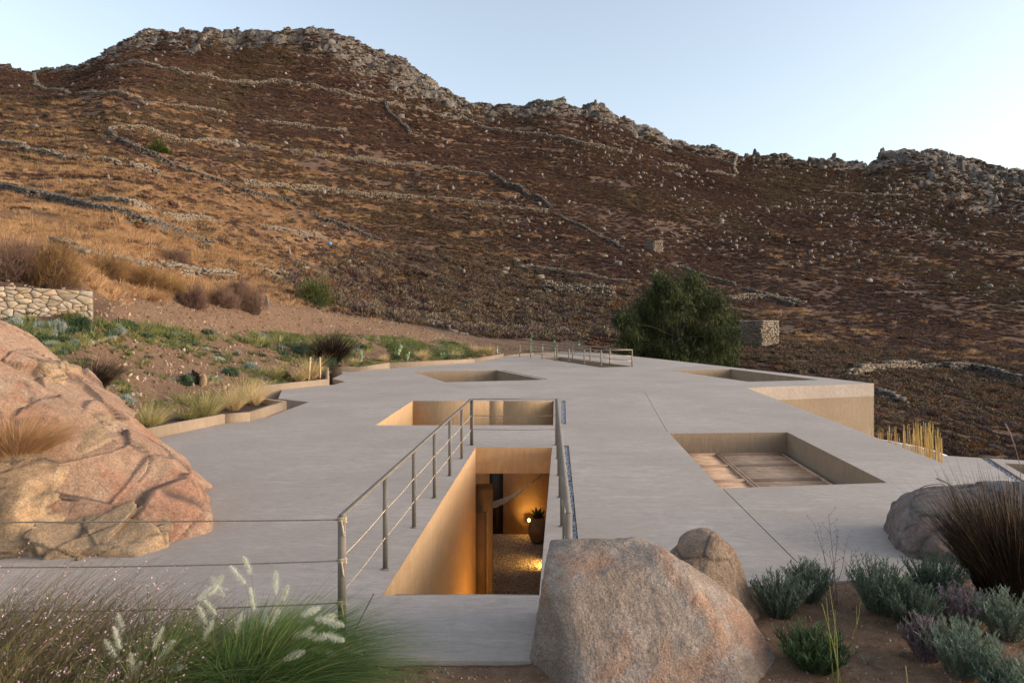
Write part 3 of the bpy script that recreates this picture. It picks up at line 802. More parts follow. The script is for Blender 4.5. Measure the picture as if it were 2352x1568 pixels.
for v in vsn[1:]:
    for dv in (-0.010, 0.006):
        for i in range(2):
            o = pbox(us[i]+0.018, us[i+1]-0.018, v+dv, v+dv+0.007, ZP-0.08, ZP+0.008).build('crossbar', MAT['wood'], pg); o.location = -pg.location
# ------------------------------------------------------------------ railings
RH = 0.94
def railing(name, line, nposts, label, wires=(0.34, 0.64), wiremat='rope', first_post=True, top=True, wtop=0.05, wpost=0.05):
    a, b_ = Vector(line[0]), Vector(line[1])
    r0 = tag(empty(name, (*a, 0)), label, 'railing')
    org = Vector((*a, 0))
    d = (b_-a); dn = d.normalized()
    perp = Vector((dn.y, -dn.x))
    for i in range(nposts):
        p = a + d*i/(nposts-1)
        o = MB().bar((*p, 0.0), (*p, RH-0.006), wpost*(1.2 if i == 0 else 1), (0.012 if i or wpost > 0.055 else 0.03) if wtop < 0.055 else 0.05, up=(dn.x, dn.y, 0)).build('post', MAT['rail'], r0); o.location = -org
        MB().box((p.x-0.04, p.y-0.03, 0.001), (p.x+0.04, p.y+0.03, 0.008)).build('base_plate', MAT['rail'], o)
    if top:
        o = MB().bar((*a, RH), (*b_, RH), wtop, 0.012 if wtop < 0.055 else 0.06).build('handrail', MAT['rail'], r0); o.location = -org
    for h in wires:
        pts = []
        for i in range(nposts-1):
            for s in range(4):
                t = (i + s/4)/(nposts-1); p = a + d*t
                sag = 0.012*math.sin(math.pi*s/4)
                pts.append((p.x, p.y, h*RH - sag))
        pts.append((*b_, h*RH))
        o = MB().tube(pts, 0.006 if wtop < 0.055 else 0.018, 5).build('rope', MAT[wiremat], r0); o.location = -org
    return r0
PL0, PL1 = (-1.375, 5.52), (-0.83, 13.92)
PR0, PR1 = (0.465, 5.60), (0.915, 13.92)
rl = railing('stair_railing', (PL0, PL1), 7, 'brown metal railing with rope infill along the left of the stair opening')
railing('stair_railing', (PR0, PR1), 7, 'brown metal railing beside the pebble channel right of the stair opening')
railing('stair_railing', ((PL1[0]+0.03, PL1[1]), (PR1[0]-0.03, PR1[1])), 2, 'short brown railing crossing the far end of the stair opening', wiremat='rope2')
fr0, fr1 = v2(P(1199, 822)), v2(P(1386.7, 846.5))
gr0, gr1 = v2(P(1222, 816.3)), v2(P(1458, 844.8))
railing('roof_railing', (fr0, fr1), 7, 'thin tan railing on the near side of the far roof opening', wpost=0.06, wtop=0.06)
railing('roof_railing', (gr0, gr1), 7, 'thin tan railing on the far side of the far roof opening', wpost=0.06, wtop=0.06)
railing('roof_railing', (fr1, gr1), 2, 'short tan railing closing the near end of the far roof opening', wpost=0.06, wtop=0.06)
railing('roof_railing', (v2(P(1176, 812, -0.3)), v2(P(1222, 812, -0.3))), 2, 'two-post tan railing standing on bare earth past the far roof opening', wpost=0.06, wtop=0.06)
# rope fence running left from the first post
fence = tag(empty('rope_fence', (PL0[0]-4.6, PL0[1], 0)), 'three weathered ropes strung left from the first railing post', 'rope fence')
fo = fence.location.copy()
o = MB().bar((PL0[0]-4.9, PL0[1]-0.05, -0.1), (PL0[0]-4.9, PL0[1]-0.05, RH), 0.05, 0.05).build('post', MAT['rail'], fence); o.location = -fo
for zr_, sg in ((0.905, 0.012), (0.575, 0.045), (0.235, 0.06)):
    pts = []
    for i in range(25):
        t = i/24; pts.append((PL0[0]-4.9*t, PL0[1]-0.05*t, zr_ + 0.02*t*0 - sg*4*t*(1-t)))
    o = MB().tube(pts, 0.0065, 6).build('rope', MAT['rope2'], fence); o.location = -fo
    # knot round the post and a loose end
    kn = []
    for i in range(26):
        a = i*0.9
        kn.append((PL0[0] + 0.036*math.cos(a), PL0[1] + 0.018*math.sin(a), zr_ - 0.02 + 0.0018*i))
    o = MB().tube(kn, 0.007, 6).build('knot', MAT['rope'], fence); o.location = -fo
    le = [(PL0[0]+0.0, PL0[1]-0.022, zr_), (PL0[0]+0.012, PL0[1]-0.03, zr_-0.05), (PL0[0]+0.02, PL0[1]-0.026, zr_-0.12)]
    o = MB().tube(le, [0.008, 0.007, 0.010], 6).build('rope_end', MAT['rope'], fence); o.location = -fo

# ------------------------------------------------------------------ court furnishings and lamps
def lamp(name, label, loc, energy, kind='POINT', col=(1.0, 0.57, 0.14), r=0.04, rot=None, spot=1.6, box=(0.05, 0.03, 0.05), lightoff=(0, 0, 0)):
    e = tag(empty(name, loc), label, 'lamp')
    MB().box((-box[0]*1.3, 0.0, -box[2]*1.3), (box[0]*1.3, box[1]*1.2, box[2]*1.3)).build('housing', MAT['iron'], e)
    g_ = MB().lathe([(0.0, -0.05), (0.035, -0.035), (0.05, 0.0), (0.035, 0.035), (0.0, 0.05)], 12).build('bulb', MAT['glow'], e, True)
    g_.location = (0, -0.045, 0)
    ld = bpy.data.lights.new(name + '_light', kind); ld.energy = energy; ld.color = col; ld.shadow_soft_size = r
    if kind == 'SPOT': ld.spot_size = spot; ld.spot_blend = 0.7
    lo = bpy.data.objects.new('light_source', ld); COL.objects.link(lo); lo.parent = e
    lo.location = (lightoff[0], -0.085 + lightoff[1], lightoff[2])
    if rot: lo.rotation_euler = rot
    return e
lamp('wall_lamp', 'glowing amber wall lamp beside the clay jar in the court', D(1215, 1193, 21.55), 13)
lamp('floor_lamp', 'amber floor lamp throwing light across the gravel at the right', (1.10, 19.0, FL+0.28), 120, 'SPOT', rot=(math.radians(38), 0, math.radians(75)), spot=2.2)
lamp('stair_lamp', 'amber lamp recessed low in the right stair wall', (0.40, 8.6, -1.9), 95, 'POINT', lightoff=(-0.2, 0, 0))
lamp('stair_lamp', 'amber lamp recessed at the bottom of the right stair wall', (0.62, 11.9, -2.7), 26, 'POINT', lightoff=(-0.2, 0, 0))
lamp('court_lamp', 'amber lamp washing the left wall of the second roof opening', (-2.2, 19.2, FL+1.6), 150, 'SPOT', rot=(math.radians(105), 0, math.radians(75)), spot=2.3)
jar = tag(empty('clay_jar', D(1236, 1244, 20.9)), 'tall brown clay jar standing on the gravel of the court', 'jar')
jar.location.z = FL + 0.02; jar.scale = (0.88, 0.88, 0.9)
MB().lathe([(0.0, 0.0), (0.20, 0.0), (0.27, 0.10), (0.345, 0.32), (0.35, 0.48), (0.30, 0.68), (0.22, 0.80), (0.20, 0.84), (0.225, 0.87), (0.19, 0.87), (0.17, 0.80), (0.0, 0.78)], 28).build('body', MAT['clay'], jar, True)
def agave(name, loc, label, r, nl, mat, cat='plant'):
    e = tag(empty(name, loc), label, cat)
    for i in range(nl):
        a = i*2.399; tl = 0.35 + 0.9*(i/nl)
        d = Vector((math.cos(a)*math.sin(tl*0.9), math.sin(a)*math.sin(tl*0.9), math.cos(tl*0.9)))
        s_ = d.cross(Vector((0, 0, 1))).normalized()*r*0.11
        p0, p1, p2 = Vector((0,0,0)), d*r*0.5, d*r + Vector((0, 0, -0.05*r))
        MB().raw([p0-s_*0.6, p0+s_*0.6, p1+s_, p2, p1-s_, p1*0.9+Vector((0,0,-0.02*r))], [(0,1,2,4), (4,2,3), (0,5,1), (1,5,2), (5,4,3), (5,3,2), (0,4,5)]).build('leaf', mat, e)
    return e
agave('potted_plant', jar.location + Vector((0, 0, 0.70)), 'spiky dark plant growing out of the clay jar', 0.42, 22, MAT['agave'])
hm = tag(empty('hammock', D(1135, 1155, 17.5)), 'pale rope hammock slung across the court', 'hammock')
h0, h1 = D(1085, 1168, 17.5), D(1222, 1108, 17.5)
for k in range(5):
    pts = []
    for i in range(13):
        t = i/12; p = h0.lerp(h1, t); sp_ = 0.10*(k-2)*math.sin(math.pi*min(1, t*1.1))*(1-t*0.7)
        pts.append((p.x, p.y + sp_*0.6, p.z - 0.30*math.sin(math.pi*t)*0.5 + sp_*0.35))
    o = MB().tube(pts, 0.012, 5).build('cord', MAT['hammock'], hm); o.location = -hm.location
o = MB().tube([h1, D(1246, 1088, 17.6)], 0.016, 6).build('tie', MAT['door'], hm); o.location = -hm.location
# ------------------------------------------------------------------ scattering by geometry nodes (stuff only)
def source_collection(name, objs):
    c = bpy.data.collections.new(name)
    for i, me_ in enumerate(objs):
        ob = bpy.data.objects.new('%s_%02d' % (name, i), me_); c.objects.link(ob)
    return c
def scatter(name, pts, rot, scl, idx_, coll, label, cat, parent=None):
    me_ = bpy.data.meshes.new(name)
    pts = np.asarray(pts, np.float32)
    me_.vertices.add(len(pts)); me_.vertices.foreach_set('co', pts.ravel())
    a = me_.attributes.new('rot', 'FLOAT_VECTOR', 'POINT'); a.data.foreach_set('vector', np.asarray(rot, np.float32).ravel())
    a = me_.attributes.new('scl', 'FLOAT_VECTOR', 'POINT'); a.data.foreach_set('vector', np.asarray(scl, np.float32).ravel())
    a = me_.attributes.new('idx', 'INT', 'POINT'); a.data.foreach_set('value', np.asarray(idx_, np.int32).ravel())
    o = add(name, me_, parent)
    ng = bpy.data.node_groups.new(name + '_scatter', 'GeometryNodeTree')
    ng.interface.new_socket('Geometry', in_out='INPUT', socket_type='NodeSocketGeometry')
    ng.interface.new_socket('Geometry', in_out='OUTPUT', socket_type='NodeSocketGeometry')
    N, L = ng.nodes, ng.links
    gi = N.new('NodeGroupInput'); go = N.new('NodeGroupOutput')
    m2p = N.new('GeometryNodeMeshToPoints')
    iop = N.new('GeometryNodeInstanceOnPoints'); ci = N.new('GeometryNodeCollectionInfo')
    ci.inputs[0].default_value = coll; ci.inputs['Separate Children'].default_value = True; ci.inputs['Reset Children'].default_value = True
    def na(nm, typ):
        x = N.new('GeometryNodeInputNamedAttribute'); x.data_type = typ; x.inputs[0].default_value = nm; return x.outputs[0]
    L.new(gi.outputs[0], m2p.inputs[0]); L.new(m2p.outputs[0], iop.inputs['Points'])
    L.new(ci.outputs[0], iop.inputs['Instance']); iop.inputs['Pick Instance'].default_value = True
    L.new(na('idx', 'INT'), iop.inputs['Instance Index'])
    L.new(na('rot', 'FLOAT_VECTOR'), iop.inputs['Rotation']); L.new(na('scl', 'FLOAT_VECTOR'), iop.inputs['Scale'])
    L.new(iop.outputs[0], go.inputs[0])
    md = o.modifiers.new('scatter', 'NODES'); md.node_group = ng
    if parent is None: tag(o, label, cat, kind='stuff')
    else: o['kind'] = 'stuff'
    return o
def rot_z(n, tilt=0.0, rng=RNG):
    return np.c_[rng.normal(0, tilt, n), rng.normal(0, tilt, n), rng.uniform(0, 2*math.pi, n)]

# blades: ribbons bent by wind, the base of every grass
def blades(base, d, L, w, bend, segs=4, taper=1.0, wdir=None, rng=RNG):
    base = np.asarray(base, float); n = len(base)
    d = np.asarray(d, float); d = d/np.linalg.norm(d, axis=1, keepdims=True)
    L = np.broadcast_to(np.asarray(L, float), n)[:, None]; w = np.broadcast_to(np.asarray(w, float), n)[:, None]
    bend = np.broadcast_to(np.asarray(bend, float), (n, 3))
    if wdir is None:
        a = rng.uniform(0, 2*math.pi, n); wdir = np.c_[np.cos(a), np.sin(a), np.zeros(n)]
    s = np.linspace(0, 1, segs+1)
    Vv = np.zeros((n, segs+1, 2, 3))
    for i, t in enumerate(s):
        c = base + L*(t*d + t*t*bend)
        ww = w*(1 - taper*t**1.5)*0.5 + 1e-5
        Vv[:, i, 0] = c - wdir*ww; Vv[:, i, 1] = c + wdir*ww
    base_i = np.arange(n)[:, None]*(segs+1)*2
    F = []
    for i in range(segs):
        k = i*2
        F.append(np.concatenate([base_i+k, base_i+k+1, base_i+k+3, base_i+k+2], 1))
    return Vv.reshape(-1, 3), np.concatenate(F)
def merge(parts):
    """[(V, F)] -> V, F"""
    V, F, n = [], [], 0
    for v, f in parts:
        V.append(v); F.append(np.asarray(f)+n); n += len(v)
    return np.concatenate(V), np.concatenate(F)
def dome_dirs(n, up=0.0, rng=RNG):
    v = rng.normal(size=(n, 3)); v[:, 2] = np.abs(v[:, 2]) + up
    return v/np.linalg.norm(v, axis=1, keepdims=True)

# ---- small bush sources
def bush_mesh(name, n, mat, leafw, leafl, flat=0.6, up=0.2, seed=0, core=None):
    rg = np.random.default_rng(seed)
    d = dome_dirs(n, 0.0, rg)
    lump = 0.72 + 0.45*np.array([mnoise.noise(Vector(x)*2.2 + Vector((seed*7.1, 0, 0))) for x in d])
    rad = lump*rg.uniform(0.55, 1.0, n)**0.5
    c = d*rad[:, None]*np.array([1, 1, flat])
    dd = d*0.7 + rg.normal(0, 0.45, (n, 3)); dd[:, 2] += up
    V, F = blades(c - dd/np.linalg.norm(dd, axis=1, keepdims=True)*leafl*0.5, dd, rg.uniform(0.6, 1.3, n)*leafl, leafw, np.zeros(3), 1, 0.7, rng=rg)
    return mesh_data(name, V, F, mat)
src_scrub = source_collection('scrub_source', [
    bush_mesh('scrub', 230, MAT['scrub0'], 0.12, 0.34, 0.55, 0.2, 1), bush_mesh('scrub', 230, MAT['scrub0'], 0.12, 0.34, 0.5, 0.2, 2),
    bush_mesh('scrub', 230, MAT['scrub1'], 0.12, 0.34, 0.55, 0.2, 3), bush_mesh('scrub', 230, MAT['scrub2'], 0.12, 0.34, 0.6, 0.2, 4),
    bush_mesh('scrub', 230, MAT['scrub3'], 0.12, 0.34, 0.5, 0.2, 5)])
src_thick = source_collection('thicket_source', [
    bush_mesh('thicket', 420, MAT['scrub4'], 0.10, 0.26, 0.7, 0.4, 11), bush_mesh('thicket', 420, MAT['scrub4'], 0.10, 0.26, 0.62, 0.4, 12),
    bush_mesh('thicket', 420, MAT['scrub1'], 0.10, 0.24, 0.62, 0.4, 13), bush_mesh('thicket', 420, MAT['scrub3'], 0.10, 0.24, 0.45, 0.3, 14),
    bush_mesh('thicket', 420, MAT['scrub2'], 0.10, 0.24, 0.6, 0.4, 15)])
def tuft_mesh(name, n, mat, L, w, spread, lean=(0.25, 0, 0), seed=0, segs=2):
    rg = np.random.default_rng(seed)
    a = rg.uniform(0, 2*math.pi, n); r = np.sqrt(rg.random(n))*0.5
    base = np.c_[np.cos(a)*r, np.sin(a)*r, np.zeros(n)]
    d = np.c_[np.cos(a)*r*spread, np.sin(a)*r*spread, np.ones(n)] + rg.normal(0, 0.15, (n, 3))
    bend = np.array(lean) + np.c_[np.cos(a)*r*spread*0.4, np.sin(a)*r*spread*0.4, -0.15*np.ones(n)]
    V, F = blades(base, d, rg.uniform(0.5, 1.1, n)*L, w, bend, segs, 0.9, rng=rg)
    return mesh_data(name, V, F, mat)
src_straw = source_collection('straw_source', [tuft_mesh('tuft', 60, MAT['straw'], 0.9, 0.035, 0.7, seed=s) for s in (21, 22, 23)])

def rock_small(name, mat, seed, sub=2, rough=0.35):
    """angular broken stone: the hull of a few random points, with nicked faces"""
    import bmesh
    rg = random.Random(seed)
    bm = bmesh.new()
    for _ in range(13 if sub < 2 else 20):
        v = Vector((rg.gauss(0, 1), rg.gauss(0, 1), rg.gauss(0, 1))).normalized()
        v = Vector((max(-.8, min(.8, v.x*1.1)), max(-.8, min(.8, v.y*1.1)), max(-.7, min(.7, v.z*1.05))))*rg.uniform(0.8, 1.05)
        bm.verts.new(v)
    r_ = bmesh.ops.convex_hull(bm, input=bm.verts)
    bmesh.ops.delete(bm, geom=[v for v in bm.verts if not v.link_faces], context='VERTS')
    if sub >= 2:
        bmesh.ops.subdivide_edges(bm, edges=bm.edges[:], cuts=1, use_grid_fill=True)
        for v in bm.verts: v.co *= 1 + 0.22*mnoise.noise(v.co*2.2 + Vector((seed, 0, 0)))
    bmesh.ops.triangulate(bm, faces=bm.faces[:])
    bm.verts.index_update()
    V = np.array([v.co[:] for v in bm.verts]); F = np.array([[v.index for v in f.verts] for f in bm.faces])
    bm.free()
    return mesh_data(name, V, F, mat)
stone_meshes = [rock_small('stone', MAT['palestone'], s) for s in range(31, 36)]
src_stone = source_collection('stone_source', [rock_small('stone', MAT['palestone'], s, 1) for s in range(31, 36)])
src_crag = source_collection('crag_source', [rock_small('crag', MAT['hillrock'], s, 2) for s in range(41, 47)])

def polar_points(n, y0, y1, power=1.0, px0=-250, px1=2600, rng=RNG):
    """points over the ground, x/y even in direction, y with density ~ y**power"""
    px = rng.uniform(px0, px1, n)
    u = rng.random(n); e = power+1
    Y = (y0**e + u*(y1**e-y0**e))**(1/e)
    return (px-CX)/FPX*Y, Y
# hillside scrub
x, y = polar_points(270000, 42, 352, 0.8)
lv = tsample(GL, x, y); rk = tsample(ROCK, x, y); stw = tsample(STRAW, x, y); ea = tsample(EARTH, x, y)
nz = fbm(x*0.12+40, y*0.12, 3); band = vnoise(x*0.03, y*0.35+ x*0.10)
keep = ((lv > 4.15) | ((x/y > 0.11) & (lv > 1.6))) & (lv < 8.03) & (RNG.random(len(x)) > rk*0.82) & (RNG.random(len(x)) > stw*0.34) & ((ea < 0.3) | (x/y > 0.11)) & (RNG.random(len(x)) < 0.55 + 1.3*(nz-0.36) + 0.4*(band-0.5) + 1.6*(fbm(x*0.025+70, y*0.04, 3)-0.5))
keep &= ~inpoly(x, y, FOOT)
x, y, lv = x[keep], y[keep], lv[keep]; n = len(x)
z = tz(x, y)
sc = (0.26 + 0.40*RNG.random(n) + 0.5*RNG.random(n)**9)*np.interp(y, [40, 120, 350], [0.85, 1.0, 1.6])
wts = fbm(x*0.03, y*0.03, 3)
ii = np.where(RNG.random(n) < sstep(0.5, 0.68, wts)*0.7, 3, RNG.integers(0, 3, n))
ii = np.where(RNG.random(n) < 0.10, 4, ii)
scatter('hill_scrub', np.c_[x, y, z-0.05*sc], rot_z(n, 0.12), np.c_[sc*1.25, sc*1.25, sc*RNG.uniform(0.7, 1.1, n)], ii, src_scrub, 'low brown scrub covering the whole hillside', 'scrub')
# denser grey-green thicket in the valley just behind the roof
x, y = polar_points(7000, 58, 130, 0.6, 640, 1560)
lv = tsample(GL, x, y); pxq = CX + x/y*FPX; z = tz(x, y); pyq = HY-(z-CAM_Z)/y*FPX
lim = np.interp(pxq, [640, 760, 1100, 1250, 1560], [640, 575, 590, 625, 700])
keep = (lv > 4.25) & (pyq > lim - 25 + np.abs(RNG.normal(0, 48, len(x)))) & ~inpoly(x, y, FOOT) & (tsample(EARTH, x, y) < 0.3)
x, y, z = x[keep], y[keep], z[keep]; n = len(x)
sc = RNG.uniform(0.35, 1.0, n) + 0.75*RNG.random(n)**4
ii = RNG.choice([0, 0, 1, 2, 2, 2, 4, 4, 3], n)
scatter('valley_thicket', np.c_[x, y, z-0.1], rot_z(n, 0.1), np.c_[sc*1.1, sc*1.1, sc], ii, src_thick, 'grey-green thicket filling the valley behind the roof', 'thicket')
# bushes on the low ground to the right of the house
x, y = polar_points(5200, 30, 80, 0.9, 1640, 2560)
z = tz(x, y); keep = ~inpoly(x, y, FOOT) & (z > -5.5) & (fbm(x*0.2, y*0.2, 3) > 0.42)
x, y, z = x[keep], y[keep], z[keep]; n = len(x)
sc = RNG.uniform(0.22, 0.62, n)
scatter('slope_bushes', np.c_[x, y, z-0.05], rot_z(n, 0.1), np.c_[sc*1.2, sc*1.2, sc], RNG.choice([0, 2, 2, 3, 4, 3], n), src_thick, 'dark brown and rust bushes on the slope right of the house', 'bushes')
# dry straw on the terraces
x, y = polar_points(60000, 24, 200, 0.35, -250, 2500)
stw = tsample(STRAW, x, y); lv = tsample(GL, x, y)
keep = (RNG.random(len(x)) < stw*1.1) & (lv > 4.0) & ~inpoly(x, y, FOOT)
x, y = x[keep], y[keep]; n = len(x); z = tz(x, y); sc = RNG.uniform(0.45, 1.0, n)*np.interp(y, [24, 60, 200], [0.7, 0.9, 1.5])
scatter('terrace_straw', np.c_[x, y, z-0.03], rot_z(n, 0.08), np.c_[sc*1.2, sc*1.2, sc*0.8], RNG.integers(0, 3, n), src_straw, 'golden dry grass growing over the left terraces', 'dry grass')
# loose stones on the slope
x, y = polar_points(40000, 70, 340, 0.8, -100, 2600)
pxq = CX + x/y*FPX; rk = tsample(ROCK, x, y); lv = tsample(GL, x, y)
dens = 0.10 + 0.9*sstep(1000, 1350, pxq)*sstep(0.42, 0.62, fbm(x*0.035+3, y*0.035+8, 3)) + 0.5*rk
keep = (RNG.random(len(x)) < dens*0.17) & (lv > 5.2) & (lv < 8.0)
x, y = x[keep], y[keep]; n = len(x); z = tz(x, y)
sc = 0.14 + 0.45*RNG.random(n)**4 + 0.14*(y > 150); sc *= np.interp(y, [70, 150, 340], [0.8, 1.1, 1.5])
scatter('loose_stones', np.c_[x, y, z+sc*0.4+0.10], RNG.uniform(0, 6.28, (n, 3)), np.c_[sc*1.3, sc, sc*0.9], RNG.integers(0, 5, n), src_stone, 'pale loose stones strewn down the hillside', 'stones')
# crags along the crest
x, y = polar_points(30000, 180, 372, 1.0, -150, 2600)
rk = tsample(ROCK, x, y); lv = tsample(GL, x, y)
keep = (RNG.random(len(x)) < (rk-0.2)*0.16) & (lv < 8.02)
x, y = x[keep], y[keep]; n = len(x); z = tz(x, y)
sc = 0.5 + 2.2*RNG.random(n)**3
sc = np.where(tsample(GL, x, y) > 7.9, np.minimum(sc, 1.1), sc)
scatter('crest_rocks', np.c_[x, y, z-sc*0.42], np.c_[RNG.normal(0, 0.7, n), RNG.normal(0, 0.7, n), RNG.uniform(0, 6.28, n)], np.c_[sc*RNG.uniform(0.7,1.5,n), sc, sc*RNG.uniform(0.7,1.3,n)], RNG.integers(0, 6, n), src_crag, 'grey broken rock crags along the crest of the hill', 'rock crags')

# single boulders lying on the slope
x, y = polar_points(5000, 75, 300, 0.7, 1020, 2420)
pxq = CX + x/y*FPX; d_ = sstep(0.45, 0.62, fbm(x*0.035+3, y*0.035+8, 3))
keep = (RNG.random(len(x)) < d_) & (tsample(GL, x, y) > 5.3) & (tsample(GL, x, y) < 7.8)
x, y = x[keep][:210], y[keep][:210]; z = tz(x, y)
for i in range(len(x)):
    s_ = 0.24 + 0.6*random.random()**3
    o = add('hillside_boulder', stone_meshes[i % 5], None, (x[i], y[i], z[i]+s_*0.3), (random.uniform(-.4,.4), random.uniform(-.4,.4), random.uniform(0, 6.28)), (s_*1.3, s_, s_*0.85))
    tag(o, 'pale grey boulder lying among the brown scrub on the open slope', 'boulder', 'boulders lying on the open slope')

# ------------------------------------------------------------------ dry stone walls across the hill
def stone_blocks(pts, sizes, rg):
    """rough six-sided stones at pts"""
    n = len(pts)
    cube = np.array([(-1,-1,-1),(1,-1,-1),(1,1,-1),(-1,1,-1),(-1,-1,1),(1,-1,1),(1,1,1),(-1,1,1)], float)*0.5
    V = cube[None]*(1 + rg.normal(0, 0.16, (n, 8, 3)))
    V = V*sizes[:, None, :]
    a = rg.uniform(-0.5, 0.5, n); ca, sa = np.cos(a), np.sin(a)
    R = np.zeros((n, 3, 3)); R[:,0,0]=ca; R[:,0,1]=-sa; R[:,1,0]=sa; R[:,1,1]=ca; R[:,2,2]=1
    b = rg.normal(0, 0.22, n); cb, sb = np.cos(b), np.sin(b)
    R2 = np.zeros((n, 3, 3)); R2[:,0,0]=cb; R2[:,0,2]=sb; R2[:,2,0]=-sb; R2[:,2,2]=cb; R2[:,1,1]=1
    V = np.einsum('nij,nkj->nki', R, np.einsum('nij,nkj->nki', R2, V)) + pts[:, None, :]
    f = np.array([(0,3,2,1),(4,5,6,7),(0,1,5,4),(1,2,6,5),(2,3,7,6),(3,0,4,7)])
    F = (np.arange(n)[:, None, None]*8 + f[None]).reshape(-1, 4)
    return V.reshape(-1, 3), F
def dry_wall(label, pix, h, st, mat='dryer', rough=0.15, ymin=8.0, th=0.5, gaps=0.08):
    rg = np.random.default_rng(abs(hash(label)) % 1000 if False else sum(map(ord, label)))
    W = [hit(px, py, ymin) for px, py in pix]
    if ymin >= 60: h *= 0.9; st *= 0.8; rough = max(rough, 0.5)
    P3 = []
    for a, b_ in zip(W[:-1], W[1:]):
        L = (b_-a).length; m_ = max(2, int(L/0.5))
        P3 += [a.lerp(b_, i/m_) for i in range(m_)]
    P3 = np.array([tuple(p) for p in P3]); 
    # resample by plan length and sit on the ground
    seg = np.r_[0, np.cumsum(np.hypot(np.diff(P3[:,0]), np.diff(P3[:,1])))]
    tot = seg[-1]
    pts, szs = [], []
    rows = max(2, int(h/(st*0.62)))
    for r_ in range(rows):
        for side in (-1, 1):
            s = rg.random()*st
            while s < tot:
                zz = (r_+0.4)*h/rows
                w_ = st*rg.uniform(0.6, 1.5)
                hl = h*(0.45 + 0.7*vnoise(np.array([s*0.25+3]), np.array([h*7.7]))[0])
                if rg.random() > gaps and zz < hl and (tot < 40 or vnoise(np.array([s*0.12+11]), np.array([h*3.1+tot]))[0] > 0.22):
                    X = np.interp(s, seg, P3[:,0]); Y_ = np.interp(s, seg, P3[:,1])
                    X2 = np.interp(min(tot, s+0.5), seg, P3[:,0]); Y2 = np.interp(min(tot, s+0.5), seg, P3[:,1])
                    dx, dy = X2-X, Y2-Y_; l_ = math.hypot(dx, dy) + 1e-6
                    off = side*th*0.5*(1-0.35*r_/rows) + rg.normal(0, rough*0.3)
                    if rg.random() < 0.15: off += rg.normal(0, 1.1); zz = 0.1; w_ *= 0.8
                    X += -dy/l_*off; Y_ += dx/l_*off
                    pts.append((X, Y_, zz)); szs.append((w_, st*rg.uniform(0.7, 1.1), st*rg.uniform(0.5, 0.8)))
                s += w_*0.92
    pts = np.array(pts); szs = np.array(szs)
    pts[:, 2] += tz(pts[:,0], pts[:,1]) - 0.05
    V, F = stone_blocks(pts, szs, rg)
    c = pts.mean(0)
    e = tag(empty('dry_stone_wall', (P3[0][0], P3[0][1], P3[0][2])), label, 'stone wall', 'dry stone walls on the hill', 'thing')
    o = mk('stones', V, F, MAT[mat], e); o.location = -e.location; o['kind'] = 'stuff'
    return e
dry_wall('long grey wall crossing the hill just under the left rocky crest', [(245,160),(420,172),(640,192),(800,222),(880,238),(1060,272),(1230,312),(1340,333),(1500,372),(1600,392),(1690,408)], 1.9, 0.75, rough=0.5, ymin=120)
dry_wall('pale crooked wall climbing to the left saddle and running right below it', [(78,172),(82,198),(100,208),(190,216),(330,240),(480,257),(640,287),(800,302)], 1.3, 0.6, ymin=100)
dry_wall('short dark wall dropping straight downhill below the left crest', [(884,240),(892,264),(920,285),(942,312)], 2.0, 0.6, 'darkshaded', ymin=120)
dry_wall('thin pale terrace wall across the middle of the slope', [(248,302),(400,322),(560,337),(700,355),(830,368),(960,378),(1080,400),(1125,410)], 1.2, 0.5, ymin=80)
dry_wall('dark diagonal wall running downhill from the left to the valley thicket', [(248,308),(320,350),(400,386),(470,410),(560,440),(660,466),(740,510),(830,541),(880,560)], 1.2, 0.5, 'darkshaded', ymin=60)
dry_wall('pale low wall on the left edge above the golden terrace', [(-30,330),(60,345),(130,361),(205,372)], 1.1, 0.42, ymin=60)
dry_wall('short pale wall fragment below a green shrub on the left slope', [(232,372),(262,378),(282,386)], 1.0, 0.42, ymin=60)
dry_wall('short pale wall ending at a grey rock on the left slope', [(300,388),(340,395),(378,408)], 1.1, 0.42, ymin=60)
dry_wall('broad pale terrace wall ending at a corner in the middle of the hill', [(560,426),(660,434),(760,442),(900,456),(1000,458),(1150,477),(1262,490)], 1.6, 0.5, rough=0.5, ymin=80)
dry_wall('dark wall stepping down to the corner of the broad terrace', [(1128,408),(1160,425),(1210,450),(1250,470),(1268,486)], 1.9, 0.5, 'darkshaded', ymin=80)  # shade on its left-facing side is painted in by the dark stone colour
dry_wall('dark thin wall continuing downhill right of the broad terrace corner', [(1275,494),(1330,520),(1380,546),(1430,575)], 0.9, 0.45, 'darkshaded', ymin=80)
dry_wall('dark rubble wall at the left edge above the golden grass', [(-40,432),(0,442),(60,455),(120,466),(220,487),(330,517),(420,546),(505,572)], 0.95, 0.30, 'darkshaded', ymin=36)
dry_wall('pale rubble wall behind the dark wall on the left terrace', [(205,462),(300,476),(350,492)], 0.8, 0.30, ymin=36)
dry_wall('pale rubble wall fragment among brown bushes left of centre', [(368,500),(440,506),(500,516)], 0.8, 0.30, ymin=36)
dry_wall('pale rubble wall fragment nearest the valley on the left terrace', [(600,523),(640,532),(692,542),(750,556)], 0.8, 0.32, ymin=40)
dry_wall('pale stone wall half hidden behind the spiny bushes', [(130,566),(210,592),(300,606),(400,624),(470,636),(545,640)], 0.62, 0.26, ymin=25)
dry_wall('tumbled stone wall beside the upright stone', [(590,618),(615,632),(640,648),(668,655)], 0.7, 0.28, ymin=30)
dry_wall('tumbled wall heap left of the round green shrub', [(640,632),(662,640),(682,640)], 0.8, 0.28, ymin=30)
dry_wall('pale wall along the top of the rubble heap behind the roof', [(1206,612),(1240,622),(1290,628),(1370,640),(1455,652)], 0.9, 0.36, ymin=62)
